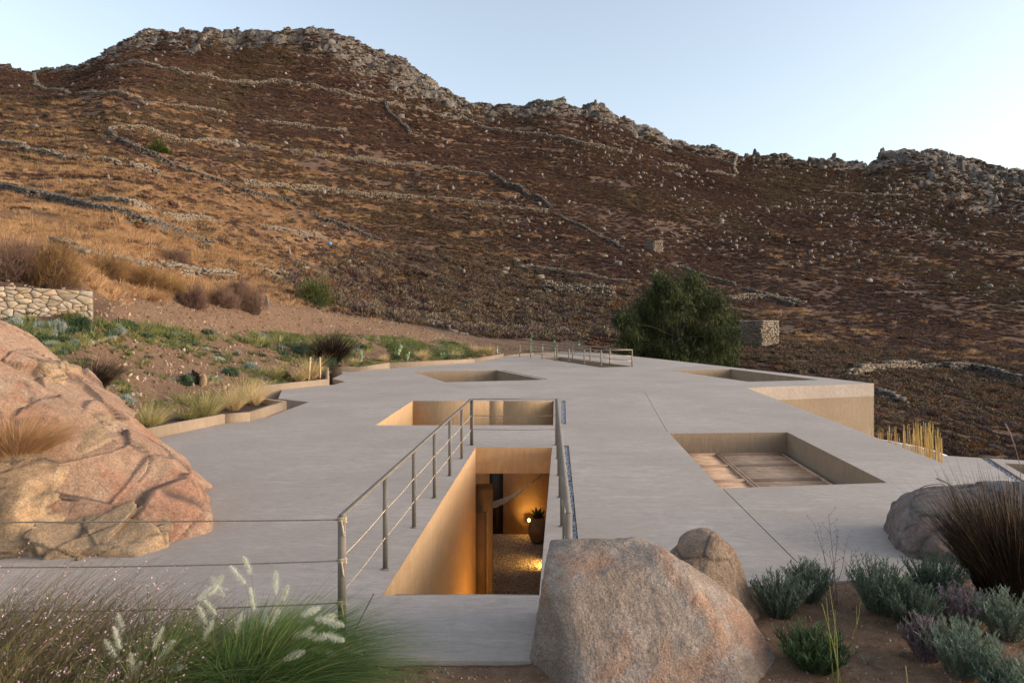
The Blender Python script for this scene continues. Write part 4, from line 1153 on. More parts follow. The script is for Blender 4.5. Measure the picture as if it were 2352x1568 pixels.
dry_wall('broad pale rubble bank left of the big tree', [(1250,668),(1280,672),(1320,676),(1372,680),(1420,684)], 2.0, 0.42, rough=0.8, ymin=62, th=1.6)
dry_wall('white stones edging the path below the rubble bank', [(1222,698),(1260,722),(1310,750),(1335,768)], 0.4, 0.3, 'palestone', ymin=60)
dry_wall('pale rubble wall above the stone hut', [(1676,690),(1720,688),(1760,688),(1810,694),(1856,702)], 1.3, 0.40, ymin=62)
dry_wall('thin dark wall running down behind the big tree', [(1560,612),(1620,640),(1680,655),(1750,676),(1830,706)], 0.9, 0.42, 'darkshaded', ymin=62)
dry_wall('curving pale wall on the right slope beyond the roof corner', [(1952,866),(2000,852),(2060,846),(2170,846)], 0.75, 0.28, ymin=34)
dry_wall('dark rubble wall sinking toward the right edge of the slope', [(2172,850),(2230,853),(2290,866),(2360,888)], 0.9, 0.34, 'darkshaded', ymin=34)
dry_wall('short dark wall beside the roof corner wall', [(2016,906),(2050,918),(2092,940)], 0.6, 0.28, 'darkshaded', ymin=30)
dry_wall('pale crooked wall climbing to the right saddle', [(1693,362),(1686,384),(1692,404)], 1.5, 0.7, ymin=150)
dry_wall('faint pale terrace line on the right side of the hill', [(1880,440),(1960,448),(2100,452)], 0.9, 0.6, ymin=120)
dry_wall('white stone fragment at the foot of the thicket', [(985,742),(1010,750),(1055,768)], 0.5, 0.32, 'palestone', ymin=56)

# ------------------------------------------------------------------ small ruined buildings on the slope
def hut(label, c, w, dpt, h, rz, st, with_roof=True):
    e = tag(empty('stone_hut', c, rz), label, 'stone hut')
    rg = np.random.default_rng(sum(map(ord, label)))
    def face(name, a, b_, n_):
        a, b_ = np.array(a, float), np.array(b_, float); L = np.linalg.norm(b_-a); u = (b_-a)/L
        pts, sz = [], []
        rows = int(h/(st*0.6))
        for r_ in range(rows):
            s = rg.random()*st*0.5
            while s < L:
                w_ = st*rg.uniform(0.6, 1.6)
                p = a + u*min(L, s+w_*0.5) + np.array([n_[0], n_[1]])*rg.normal(0, 0.03)
                pts.append((p[0], p[1], (r_+0.5)*h/rows)); sz.append((w_ if abs(u[0]) > 0.5 else st, st if abs(u[0]) > 0.5 else w_, h/rows*rg.uniform(0.75, 0.98)))
                s += w_
        V, F = stone_blocks(np.array(pts), np.array(sz), rg)
        o = mk(name, V, F, MAT['dryer'], e); o['kind'] = 'stuff'
    w2, d2 = w/2, dpt/2
    face('wall', (-w2, -d2), (w2, -d2), (0, -1)); face('wall', (w2, -d2), (w2, d2), (1, 0))
    face('wall', (w2, d2), (-w2, d2), (0, 1)); face('wall', (-w2, d2), (-w2, -d2), (-1, 0))
    MB().box((-w2+0.05, -d2+0.05, -0.8), (w2-0.05, d2-0.05, h-0.12)).build('core', MAT['mortar'], e)
    if with_roof: MB().box((-w2-0.12, -d2-0.12, h-0.02), (w2+0.12, d2+0.12, h+0.12)).build('roof', MAT['dryer'], e)
    return e
hp = hit(1735, 792, 60)
hut('square roofless stone hut standing right of the big tree', (hp.x, hp.y, hp.z-0.3), 3.3, 3.1, 2.9, math.radians(42), 0.36, False)
hp = hit(1502, 578, 80)
hut('tiny square stone hut alone on the open slope above the tree', (hp.x, hp.y, hp.z-0.2), 2.4, 2.4, 2.3, math.radians(30), 0.4, True)
hp = hit(1421, 612, 70)
o = mk('standing_stone', *(lambda r_: (np.array([v.co[:] for v in r_.vertices]), [np.array([list(p.vertices) for p in r_.polygons])]))(stone_meshes[1]), MAT['hillrock'], None, loc=(hp.x, hp.y, hp.z+0.4), scale=(0.7, 0.5, 0.9))
tag(o, 'pale block of stone at the end of the wall above the tree', 'stone')

# ------------------------------------------------------------------ large rocks
def big_rock(name, c, planes, sub, mat, label, cat='boulder', p=14, amp=0.05, fsc=1.6, cell=(1.2, 1.2, 1.2), crack=0.035, cw=0.05, seed=0, parent=None, ell=None, block=0.0, bcell=0.5, facets=0):
    """faceted rock: radius is a soft minimum over cutting planes, then weathered and cracked"""
    import bmesh
    bm = bmesh.new(); bmesh.ops.create_icosphere(bm, subdivisions=sub, radius=1.0)
    d = np.array([v.co[:] for v in bm.verts]); F = np.array([[v.index for v in f.verts] for f in bm.faces]); bm.free()
    d /= np.linalg.norm(d, axis=1, keepdims=True)
    c = np.array(c, float)
    acc = np.zeros(len(d))
    for nrm, pt in planes:
        nrm = np.array(nrm, float); nrm /= np.linalg.norm(nrm)
        h = float(nrm @ (np.array(pt, float)-c))
        q = np.maximum(d @ nrm, 1e-4)/max(h, 1e-3)
        acc += q**p
    if ell is not None:
        acc += (np.sqrt(((d/np.array(ell))**2).sum(1)))**p
    R = acc**(-1.0/p)
    fr = random.Random(seed*17+3)
    for _ in range(facets):
        nf = np.array([fr.gauss(0, 1), fr.gauss(0, 1)-0.4, abs(fr.gauss(0, .7))+0.12]); nf /= np.linalg.norm(nf)
        h = float((d @ nf * R).max())*fr.uniform(0.93, 0.985)
        acc += (np.maximum(d @ nf, 1e-4)/h)**p
    R = acc**(-1.0/p)
    pts = c + d*R[:, None]
    crk = np.zeros(len(d)); disp = np.zeros(len(d))
    so = Vector((seed*3.7, seed*1.3, seed*5.1))
    for i, q in enumerate(pts):
        v = Vector(q)
        w = v + 0.22*mnoise.noise_vector(v*1.4 + so)
        f = mnoise.fractal(v*fsc + so, 0.9, 2.1, 6)
        disp[i] = amp*f + amp*0.5*mnoise.noise(v*fsc*0.45+so)
        if block:
            wb = v + 0.10*mnoise.noise_vector(v*0.9 + so)
            wq = Vector((wb.x/bcell, wb.y/bcell, wb.z/bcell*1.5)) + so
            bb_ = mnoise.voronoi(wq)
            q0 = bb_[1][0]; hsh = math.sin(q0.x*12.9898+q0.y*78.233+q0.z*37.7)*43758.5453 % 1.0
            sl = Vector((math.sin(hsh*40), math.cos(hsh*57), math.sin(hsh*91)))
            ee = bb_[0][1]-bb_[0][0]; bl = min(1.0, ee/0.03)
            crk[i] = max(crk[i], (1-min(1.0, ee/0.045))*(1.0 if mnoise.noise(v*1.3+so) > -0.1 else 0.3))
            disp[i] += block*((hsh-0.5) + 1.3*sl.dot(wq - q0))*bl
        if crack:
            vd = mnoise.voronoi(Vector((w.x/cell[0], w.y/cell[1], w.z/cell[2])) + so)[0]
            e = vd[1]-vd[0]
            m_ = mnoise.noise(v*0.9 + so*2)
            k = max(0.0, 1 - e/cw) * (1.0 if m_ > -0.08 else max(0.0, 1+ (m_+0.08)*7))
            crk[i] = max(crk[i], k); disp[i] -= crack*k
    pts = pts + d*disp[:, None]
    loc = np.array([c[0], c[1], min(c[2], 0.0)])
    me_ = mesh_data(name, pts-loc, F, MAT[mat], smooth=True)
    a = me_.attributes.new('crack', 'FLOAT', 'POINT'); a.data.foreach_set('value', crk.astype(np.float32))
    o = add(name, me_, parent, loc=loc if parent is None else loc - np.array(parent.location))
    if parent is None: tag(o, label, cat)
    return o
big_rock('boulder', tuple(D(1480, 1450, 5.2)), [((-.98,.15,.14), D(1238,1400,5.3)), ((-.85,-.5,.12), D(1232,1440,5.05)), ((-.02,.3,.95), D(1360,1238,5.45)), ((-.05,-.35,.93), D(1380,1285,5.2)), ((.1,-.8,.6), D(1480,1380,4.95)),
    ((.45,.2,.87), D(1560,1283,5.4)), ((.62,.15,.77), D(1660,1348,5.35)), ((.84,.1,.52), D(1735,1432,5.3)), ((.98,.15,.0), D(1764,1500,5.3)), ((.75,-.65,.15), D(1768,1560,4.85)), ((.55,-.5,.66), D(1672,1410,5.05)), ((0,-1,.14),(1,4.52,.2)), ((0,1,.25),(1,5.85,.3)), ((0,0,-1),(1,5,-.75))],
    6, 'boulder', 'large grey and pink granite boulder at the bottom centre', amp=0.03, fsc=2.4, crack=0.0, seed=1, p=70, facets=16)
big_rock('boulder', tuple(D(1632, 1342, 6.0)), [((-.72,.1,.68), D(1566,1262,6.0)), ((.93,.1,.34), D(1712,1330,6.0)), ((.3,.1,.95), D(1660,1236,6.0)), ((-.25,.1,.96), D(1610,1234,6.0)), ((.7,.1,.7), D(1695,1268,6.0)), ((-.2,-.8,.55), D(1625,1290,5.75)), ((.55,-.75,.3), D(1680,1330,5.8)), ((0,0,-1),(1.7,6,-.3))], 6, 'boulder2', 'rounded tan boulder tucked behind the large granite boulder', amp=0.03, fsc=2.6, crack=0, seed=2, p=44, ell=(0.46, 0.42, 0.52), facets=16, block=0.012, bcell=0.5)
big_rock('boulder', tuple(D(2260, 1230, 7.6)), [((-.9,.4,.1), D(2054,1220,7.5)), ((-.75,.2,.62), D(2097,1150,7.6)), ((-.52,.2,.83), D(2135,1133,7.6)), ((-.25,.2,.94), D(2200,1114,7.7)), ((.05,.25,.96), D(2280,1110,7.8)), ((-.2,-.9,.35), D(2190,1220,7.15)), ((-.75,-.65,.1), D(2078,1240,7.3)), ((-.3,-.55,.78), D(2180,1165,7.4)), ((1,0,.2),(6.4,7.5,.2)), ((0,1,.3),(5,8.3,.3)), ((0,0,-1),(5,7.5,-.4))],
    6, 'darkrock', 'dark mauve boulder resting on the roof behind the burgundy grass', amp=0.05, fsc=1.9, cell=(0.9, 0.9, 0.7), crack=0.035, cw=0.04, seed=3, p=46, block=0.025, bcell=0.6, facets=12)
# outcrop at the left, built from fused blocks
oc = tag(empty('rock_outcrop', (-5.2, 8.2, -0.1)), 'huge pink and tan cracked rock outcrop at the left edge of the roof', 'rock outcrop')
big_rock('main_block', (-5.3, 8.4, 0.1), [((.85,.5,.05), D(474,1165,8.2)), ((.8,-.6,.05), D(470,1180,8.05)), ((.72,.4,.58), D(414,1080,8.4)), ((.66,-.3,.66), D(408,1100,8.25)), ((.45,.3,.86), D(330,1012,8.7)), ((.36,-.42,.82), D(300,1050,8.4)), ((.25,-.75,.6), D(250,1130,7.95)), ((.05,-1,.16), (-4.9,7.45,.2)), ((.62,-.72,-.1), D(455,1230,7.95)), ((0,1,.2),(-5,9.5,.3)), ((-1,0,.1),(-8.2,8.5,.3)), ((.5,-.4,-.75), D(440,1262,7.9)), ((0,0,-1),(-5,8,-.5))],
    7, 'granite', None, amp=0.030, fsc=1.4, cell=(1.7, 1.6, 1.2), crack=0.05, cw=0.015, seed=5, parent=oc, p=60, block=0.085, bcell=0.9, facets=22)
big_rock('upper_slab', (-7.0, 9.4, 0.9), [((.66,.3,.70), D(245,940,9.1)), ((.5,.15,.85), D(80,822,9.4)), ((.42,-.40,.81), D(110,880,9.0)), ((.6,-.3,.72), D(225,930,8.9)), ((.3,-.9,.3), D(150,980,8.4)), ((0,1,.1),(-6,10.4,1)), ((-1,0,0),(-9,9,1)), ((0,0,-1),(-6,9,.0))],
    7, 'granite', None, amp=0.028, fsc=1.5, cell=(1.8, 1.4, 1.0), crack=0.04, cw=0.014, seed=8, parent=oc, p=70, block=0.10, bcell=0.8, facets=20)
big_rock('ledge', tuple(D(90, 848, 9.5)), [((.1,.2,1), D(110,828,9.6)), ((.9,.25,.3), D(164,862,9.6)), ((.6,-.7,.3), D(160,868,9.3)), ((0,-1,.1), D(90,860,9.15)), ((0,1,0),(-6.5,10.1,1.9)), ((-1,0,0), D(20,850,9.5)), ((0,0,-1), D(90,885,9.5))],
    6, 'tanrock', None, amp=0.03, fsc=2.5, cell=(.7, .7, .5), crack=0.02, cw=0.03, seed=9, parent=oc, p=20, block=0.04, bcell=0.3)
big_rock('side_block', (-6.35, 7.9, 0.2), [((.95,-.25,.12), D(82,1130,7.5)), ((.25,-.3,.92), D(30,1060,7.7)), ((.02,-1,.14),(-6.1,7.28,.3)), ((.7,-.7,.1), D(70,1140,7.35)), ((0,1,0),(-6,9,0)), ((-1,0,0),(-8,7.8,0)), ((0,0,-1),(-6,8,-.5))],
    6, 'tanrock', None, amp=0.045, fsc=1.4, cell=(1.0, 1.0, .9), crack=0.04, cw=0.03, seed=12, parent=oc, p=50, block=0.09, bcell=0.65, facets=14)
big_rock('lower_block', (-4.75, 7.75, -0.1), [((.75,-.6,.2), D(360,1255,7.5)), ((.75,.65,.1), D(375,1240,7.8)), ((.1,-.4,.91), D(280,1225,7.5)), ((.05,-1,.2),(-4.6,7.22,0)), ((0,1,0),(-4.5,8.4,0)), ((-1,-.3,.1),(-5.8,7.6,0)), ((0,0,-1),(-4.5,7.7,-.45))],
    6, 'tanrock', None, amp=0.05, fsc=1.6, cell=(.9, .9, .8), crack=0.03, cw=0.03, seed=14, parent=oc, p=50, block=0.08, bcell=0.5, facets=14)

# masonry retaining wall at the left: each stone its own piece
def voronoi_cells(seeds, W, H):
    cells = []
    for i, s in enumerate(seeds):
        poly = [(0, 0), (W, 0), (W, H), (0, H)]
        for j, q in enumerate(seeds):
            if i == j: continue
            mx, my = (s[0]+q[0])/2, (s[1]+q[1])/2; nx, ny = q[0]-s[0], q[1]-s[1]
            if nx*nx+ny*ny > 1.6: continue
            new = []
            for k in range(len(poly)):
                a, b_ = poly[k], poly[(k+1) % len(poly)]
                da = (a[0]-mx)*nx+(a[1]-my)*ny; db = (b_[0]-mx)*nx+(b_[1]-my)*ny
                if da <= 0: new.append(a)
                if (da < 0) != (db < 0):
                    t = da/(da-db); new.append((a[0]+(b_[0]-a[0])*t, a[1]+(b_[1]-a[1])*t))
            poly = new
            if len(poly) < 3: break
        if len(poly) >= 3: cells.append((s, poly))
    return cells
mw0 = Vector(D(-90, 735, 19.6)); mw1 = Vector(D(213, 722, 20.9))
mdir = Vector((mw1.x-mw0.x, mw1.y-mw0.y, 0)); MW = mdir.length; mdir.normalize(); mn = Vector((mdir.y, -mdir.x, 0))
mwall = tag(empty('masonry_wall', (mw0.x, mw0.y, 2.2)), 'cream mortared stone retaining wall at the left edge above the garden', 'stone wall', kind='thing')
rg = random.Random(5); MH = 1.5
seeds = []
while len(seeds) < 190:
    q = (rg.uniform(0, MW), rg.uniform(0, MH))
    r_ = rg.choice([0.075, 0.10, 0.15, 0.24, 0.28])
    if all((q[0]-a[0])**2*0.44+(q[1]-a[1])**2*1.2 > r_*r_ for a in seeds): seeds.append(q)
    elif rg.random() < 0.0002: break
for s_, poly in [(c_, [(q[0]/0.66, q[1]) for q in pl_]) for c_, pl_ in voronoi_cells([(q[0]*0.66, q[1]) for q in seeds], MW*0.66, MH)]:
    cx_ = sum(p[0] for p in poly)/len(poly); cy_ = sum(p[1] for p in poly)/len(poly)
    rings = []
    dep = rg.uniform(0.03, 0.075)
    # cut corners for a rounder stone
    pp = []
    for k in range(len(poly)):
        a, b_ = poly[k], poly[(k+1) % len(poly)]
        c1_, c2_ = rg.uniform(.04, .16), rg.uniform(.04, .16); pp += [(a[0]*(1-c1_)+b_[0]*c1_, a[1]*(1-c1_)+b_[1]*c1_), (a[0]*c2_+b_[0]*(1-c2_), a[1]*c2_+b_[1]*(1-c2_))]
    def ring(sh, inset, dd):
        out = []
        for (px_, py_) in pp:
            vx, vy = px_-cx_, py_-cy_; l_ = math.hypot(vx, vy)+1e-6
            k = max(0.2, (l_-inset)/l_)*sh
            out.append((cx_+vx*k, cy_+vy*k, dd))
        return out
    R0, R1, R2 = ring(1, 0.007, -0.06), ring(1, 0.010, dep*0.8), ring(0.9, 0.012, dep + rg.uniform(-.005, .012))
    P_ = R0+R1+R2+[(cx_, cy_, dep+rg.uniform(0, .015))]
    n_ = len(pp); Fq = []
    for k in range(n_):
        k2 = (k+1) % n_
        Fq += [(k, k2, n_+k2, n_+k), (n_+k, n_+k2, 2*n_+k2, 2*n_+k), (2*n_+k, 2*n_+k2, 3*n_)]
    Vw = []
    for (u, h, d_) in P_:
        top = 0.30*(1-u/MW)*0.6 - 0.20*(u/MW)*(h/MH)
        Vw.append(mdir*u + mn*d_ + Vector((0, 0, h*(0.83) + 0.10*h*(1-u/MW))))
    MB().raw(Vw, Fq).build('stone', MAT['mason'], mwall)
MB().raw([tuple(mdir*u + mn*d_ + Vector((0, 0, h))) for u, d_, h in ((0,-.3,-.3),(MW,-.3,-.3),(MW,0.0,-.3),(0,0.0,-.3),(0,-.3,1.37),(MW,-.3,1.235),(MW,0.0,1.235),(0,0.0,1.37))],
         [(0,3,2,1),(4,5,6,7),(0,1,5,4),(1,2,6,5),(2,3,7,6),(3,0,4,7)]).build('mortar', MAT['mortar'], mwall)

# ------------------------------------------------------------------ plants
def ground_at(px, py, ymin=9.0): return hit(px, py, ymin)
def px_m(Y): return Y/FPX
def clump(name, loc, label, cat, n, L, w, spread, mat, r=0.3, lean=(0.15, 0, 0), group=None, segs=5, seed=1, tip=None, ntip=0, droop=0.35):
    rg = np.random.default_rng(seed)
    e = tag(empty(name, loc), label, cat, group)
    def part(nm, n_, m_, Lk, wk, sp):
        a = rg.uniform(0, 2*math.pi, n_); q = np.sqrt(rg.random(n_))
        base = np.c_[np.cos(a)*q*r*0.35, np.sin(a)*q*r*0.35, np.full(n_, -0.03)]
        d = np.c_[np.cos(a)*q*sp, np.sin(a)*q*sp, np.ones(n_)] + rg.normal(0, 0.10, (n_, 3))
        bend = np.array(lean) + np.c_[np.cos(a)*q*sp*0.45, np.sin(a)*q*sp*0.45, -droop*q*sp*1.0] + rg.normal(0, 0.05, (n_, 3))
        V, F = blades(base, d, (0.35 + 0.72*rg.random(n_)**0.8)*Lk, wk, bend + rg.normal(0, 0.10, (n_, 3)), segs, 0.92, rng=rg)
        mk(nm, V, F, MAT[m_], e)
    part('blades', n, mat, L, w, spread)
    if tip: part('dry_blades', ntip, tip, L*1.05, w, spread*0.95)
    return e
def lavender(name, loc, h, r, label, mat, seed, n=150, cat='shrub', leaf=0.036, group=None):
    rg = np.random.default_rng(seed)
    e = tag(empty(name, loc), label, cat, group)
    a = rg.uniform(0, 2*math.pi, n); q = np.sqrt(rg.random(n))
    base = np.c_[np.cos(a)*q*r*0.35, np.sin(a)*q*r*0.35, np.full(n, -0.02)]
    d = np.c_[np.cos(a)*q*0.75*r/h*1.1, np.sin(a)*q*0.75*r/h*1.1, np.ones(n)] + rg.normal(0, 0.06, (n, 3))
    Ls = h*rg.uniform(0.62, 1.05, n)*(1-0.25*q)
    bend = np.c_[np.cos(a)*q*0.15, np.sin(a)*q*0.15, np.zeros(n)]
    V, F = blades(base, d, Ls, 0.006, bend, 4, 0.5, rng=rg)
    mk('stems', V, F, MAT['stem' if mat != 'mauve' else 'mauve'], e)
    dn = d/np.linalg.norm(d, axis=1, keepdims=True)
    P_, Dd = [], []
    nl = 44
    for k in range(nl):
        t = 0.12 + 0.88*k/(nl-1)
        c = base + Ls[:, None]*(t*dn + t*t*bend)
        ang = rg.uniform(0, 2*math.pi, n)
        side = np.c_[np.cos(ang), np.sin(ang), np.zeros(n)]
        P_.append(c); Dd.append(dn*0.9 + side*rg.uniform(0.45, 0.9, (n, 1)))
    P_ = np.concatenate(P_); Dd = np.concatenate(Dd)
    V, F = blades(P_, Dd, leaf*rg.uniform(0.6, 1.2, len(P_)), 0.0085, np.zeros(3), 2, 0.75, rng=rg)
    mk('foliage', V, F, MAT[mat], e)
    return e
SZ = -0.06
def soil(px, py):
    p = Q(px, py, SZ)
    return Vector((p.x, p.y, float(tz(p.x, p.y))))
lav = [
 (1790,1425,1312,'lavender','grey-green lavender bush beside the rounded tan boulder, left of its pair',0.24),
 (1858,1395,1290,'lavender','grey-green lavender bush at the roof edge, right of its pair',0.21),
 (2020,1425,1278,'lavteal','tall blue-green lavender bush near the dark mauve boulder',0.23),
 (2096,1462,1345,'lavender','olive-green lavender bush in front of the tall blue-green one',0.25),
 (2148,1400,1272,'lavteal','blue-green lavender bush in front of the dark mauve boulder',0.26),
 (2214,1462,1355,'mauve','dry mauve bush below the dark mauve boulder',0.21),
 (2130,1532,1425,'mauve','dry mauve bush beside the front lavender',0.18),
 (2212,1572,1432,'lavteal','front blue-green lavender bush near the bottom edge',0.25),
 (2312,1490,1368,'lavender','grey-green lavender bush under the burgundy grass at the right edge',0.22),
 (2318,1625,1520,'lavteal','blue-green lavender bush cut off by the bottom right corner',0.26)]
for i, (px, py, tp, m_, lb, r_) in enumerate(lav):
    p = soil(px, py); lavender('lavender_bush', p, (py-tp)*px_m(p.y)*0.98, r_, lb, m_, 60+i)
p = soil(1868, 1545)
lavender('rosemary_bush', p, 0.34, 0.30, 'dark green bush in front of the lavender pair, beside the large boulder', 'greenbush', 91, 90, leaf=0.06)
p = soil(1992, 1532)
clump('ground_weed', p, 'small flat green weed on the bare soil', 'plant', 90, 0.13, 0.016, 3.0, 'silver', 0.14, (0, 0, 0), seed=5, segs=3)
# bare branching stalk and yellow stalks
def stalks(name, label, base_px, tips, mat, r0=0.004, depth_jit=0.15, cat='plant', buds=None, seed=3):
    rg = random.Random(seed)
    b0 = soil(*base_px)
    e = tag(empty(name, b0), label, cat)
    for tx, ty in tips:
        tipp = D(tx, ty, b0.y + rg.uniform(-depth_jit, depth_jit))
        s0 = Vector((rg.uniform(-.05, .05), rg.uniform(-.05, .05), -0.02)); t_ = tipp - b0
        mid = s0.lerp(t_, 0.5) + Vector((rg.uniform(-.03, .03), 0, 0.02))
        pts = [s0.lerp(mid, k/3) for k in range(3)] + [mid.lerp(t_, k/3) for k in range(4)]
        MB().tube(pts, [r0*(1-0.1*k) for k in range(7)], 5).build('stalk', MAT[mat], e)
        if buds:
            mb = MB()
            for k in range(4):
                a = mid.lerp(t_, 0.35+0.2*k); d_ = Vector((rg.choice([-1, 1])*rg.uniform(.02, .07), rg.uniform(-.03, .03), rg.uniform(.03, .09)))
                mb.tube([a, a+d_], [r0*0.5, r0*0.35], 4); mb.lathe([(0, 0), (0.006, 0.006), (0, 0.014)], 5, a+d_)
            mb.build('twigs', MAT[buds], e)
    return e
stalks('dry_stalk', 'bare branching dry stalk rising in front of the roof edge', (1918, 1400), [(1870,1200),(1885,1220),(1903,1180),(1925,1215),(1945,1235),(1958,1262),(1905,1265),(1862,1290)], 'mauve', 0.0035, buds='mauve')
stalks('yellow_stalk', 'thin yellow-green stalks standing in the soil near the bottom edge', (1932, 1590), [(1888,1385),(1905,1345),(1898,1372),(1918,1400)], 'feathergreen', 0.005)
stalks('yellow_stalk', 'two short pale stalks behind the yellow-green stalks', (1962, 1470), [(1967,1390),(1976,1382)], 'feathergreen', 0.004)
stalks('yellow_stalk', 'single short cut stalk at the bottom edge', (2078, 1610), [(2080,1528)], 'feather', 0.007)
# burgundy fountain grass at the right edge
p = soil(2345, 1410)
clump('burgundy_grass', p, 'big dark burgundy fountain grass at the right edge', 'grass clump', 5200, 0.98, 0.010, 0.34, 'burgundy', 0.8, (-0.02, 0, 0), seed=11, tip='burgtip', ntip=700, droop=0.25)
e = tag(empty('grass_plume', p), 'arching pinkish plumes of the burgundy grass reaching over the boulder', 'grass plume')
for pts in ([(2250,1200,6.3),(2215,1145,6.5),(2180,1112,6.6),(2150,1098,6.7)], [(2230,1230,6.3),(2180,1125,6.6),(2150,1112,6.7),(2115,1120,6.8),(2100,1138,6.8)], [(2345,1100,6.2),(2338,1050,6.2),(2322,1000,6.2),(2308,972,6.2)]):
    W0 = [Vector((0, 0, 0.25))] + [D(*q)-p for q in pts]; W_ = []
    for k in range(len(W0)-1):
        pa, pb_, pc, pd = W0[max(0, k-1)], W0[k], W0[k+1], W0[min(len(W0)-1, k+2)]
        for u in (0, .25, .5, .75):
            W_.append(0.5*((2*pb_) + (pc-pa)*u + (2*pa-5*pb_+4*pc-pd)*u*u + (3*pb_-pa-3*pc+pd)*u**3))
    W_.append(W0[-1])
    o = MB().tube(W_, [0.003 + 0.006*max(0, k/(len(W_)-1)-0.55)*2*(1 if k < len(W_)-1 else 0.3) for k in range(len(W_))], 6).build('plume', MAT['mauve'], e)
# green fountain grass with white plumes, bottom left
def fountain(label, base_px, by, n, L, heads, seed):
    b0 = Q(base_px, by, SZ); b0.z = float(tz(b0.x, b0.y))
    e = clump('fountain_grass', b0, label, 'grass clump', n, L, 0.0075, 0.95, 'grass', 1.0, (0.42, 0, -0.08), seed=seed, droop=0.55, segs=6, tip='feathergreen', ntip=n//9)
    rg = np.random.default_rng(seed+5)
    for (hx, hy, ang) in heads:
        Yh = b0.y + rg.uniform(-0.25, 0.25)
        tip = D(hx, hy, Yh) - b0
        ax = Vector((math.cos(ang), rg.uniform(-.3, .3), math.sin(ang))).normalized()
        ln = rg.uniform(0.13, 0.18)
        base = tip - ax*ln
        m_ = base*0.55; m_.z = base.z*0.72
        MB().tube([Vector((0, 0, 0)), m_, base, tip], 0.0016, 4).build('stem', MAT['stem'], e)
        nb = 620
        t = rg.random(nb); c = np.array(base)[None] + np.array(ax)[None]*(t*ln)[:, None]
        dr_ = rg.normal(size=(nb, 3)); dr_ /= np.linalg.norm(dr_, axis=1, keepdims=True)
        dd = dr_ + np.array(ax)[None]*0.7
        prof = 0.027*np.sin(np.pi*np.clip(t*0.9+0.08, 0, 1))**0.6 + 0.006
        V, F = blades(c, dd, prof*rg.uniform(0.7, 1.3, nb), 0.0015, np.zeros(3), 1, 0.6, rng=rg)
        mk('plume', V, F, MAT['plume'], e)
    return e
fountain('green fountain grass with pale plumes leaning over the first railing post', 600, 1590, 5200, 0.72,
    [(560,1280,1.9),(528,1300,2.2),(634,1312,1.5),(486,1325,2.3),(512,1322,1.0),(662,1345,1.2),(575,1350,1.8),(500,1345,0.6),(455,1392,1.9),(470,1380,2.4),(555,1410,1.3),(612,1415,1.6),(735,1395,0.3),(770,1412,0.2),(790,1435,-0.1),(720,1440,0.4),(750,1465,-0.1),(790,1470,-0.2),(835,1500,-0.3),(700,1495,0.3),(770,1500,-0.1),(640,1400,1.1)], 21)
fountain('green fountain grass with pale plumes left of its twin', 380, 1600, 4200, 0.62,
    [(270,1410,1.8),(262,1440,2.0),(375,1440,1.2),(300,1500,1.6),(325,1520,1.0),(240,1470,2.4),(400,1470,0.9),(420,1530,0.4),(490,1425,1.1)], 22)
# pink-flowering wispy shrub in the corner
rg = np.random.default_rng(77)
pb = Q(110, 1600, SZ); pb.z = float(tz(pb.x, pb.y))
pk = tag(empty('pink_flower_shrub', pb), 'wispy wind-bent shrub dotted with small pink flowers in the bottom left corner', 'flowering shrub')
n = 2500
bx_ = rg.uniform(-1.05, 0.85, n); by_ = rg.uniform(-0.55, 0.75, n)
base = np.c_[bx_, by_, np.full(n, -0.05)]
hh = np.interp(bx_, [-1.05, -0.3, 0.3, 0.85], [0.92, 0.88, 0.74, 0.5])*rg.uniform(0.45, 1.08, n)
d = np.c_[rg.normal(0.42, 0.22, n), rg.normal(0, 0.2, n), np.ones(n)]
bend = np.c_[rg.uniform(0.15, 0.5, n), rg.normal(0, 0.06, n), -rg.uniform(0.05, 0.2, n)]
V, F = blades(base, d, hh, 0.0042, bend, 6, 0.5, rng=rg)
mk('stems', V, F, MAT['stem'], pk)
dn = d/np.linalg.norm(d, axis=1, keepdims=True)
P_, Dd = [], []
for t in np.linspace(0.08, 0.6, 5):
    P_.append(base + hh[:, None]*(t*dn + t*t*bend)); Dd.append(dn + rg.normal(0, 0.45, (n, 3)))
P_ = np.concatenate(P_); Dd = np.concatenate(Dd)
V, F = blades(P_, Dd, rg.uniform(0.03, 0.08, len(P_)), 0.006, np.zeros(3), 1, 0.6, rng=rg)
mk('leaves', V, F, MAT['wispleaf'], pk)
sel = rg.random(n) < 0.20; m_ = sel.sum(); FP, FD = [], []
for t in (0.86, 0.92, 0.96, 1.0):
    for k in range(2):
        FP.append((base + hh[:, None]*(t*dn + t*t*bend))[sel] + rg.normal(0, 0.006, (m_, 3))); FD.append(rg.normal(0, 1, (m_, 3)) + np.array([0.4, 0, 0.6]))
FP = np.concatenate(FP); FD = np.concatenate(FD)
k_ = rg.random(len(FP)) < 0.6; FP, FD = FP[k_], FD[k_]
V, F = blades(FP, FD, rg.uniform(0.008, 0.015, len(FP)), 0.010, np.zeros(3), 1, 0.3, rng=rg)
mk('flowers', V, F, MAT['pink'], pk)
# dry golden tuft in the hollow of the outcrop
p = D(40, 1030, 7.75)
clump('dry_tuft', p, 'rust-gold dry tuft growing from the hollow of the rock outcrop', 'grass clump', 1700, 0.58, 0.007, 1.0, 'straw', 0.9, (0.2, -0.05, 0), seed=31)

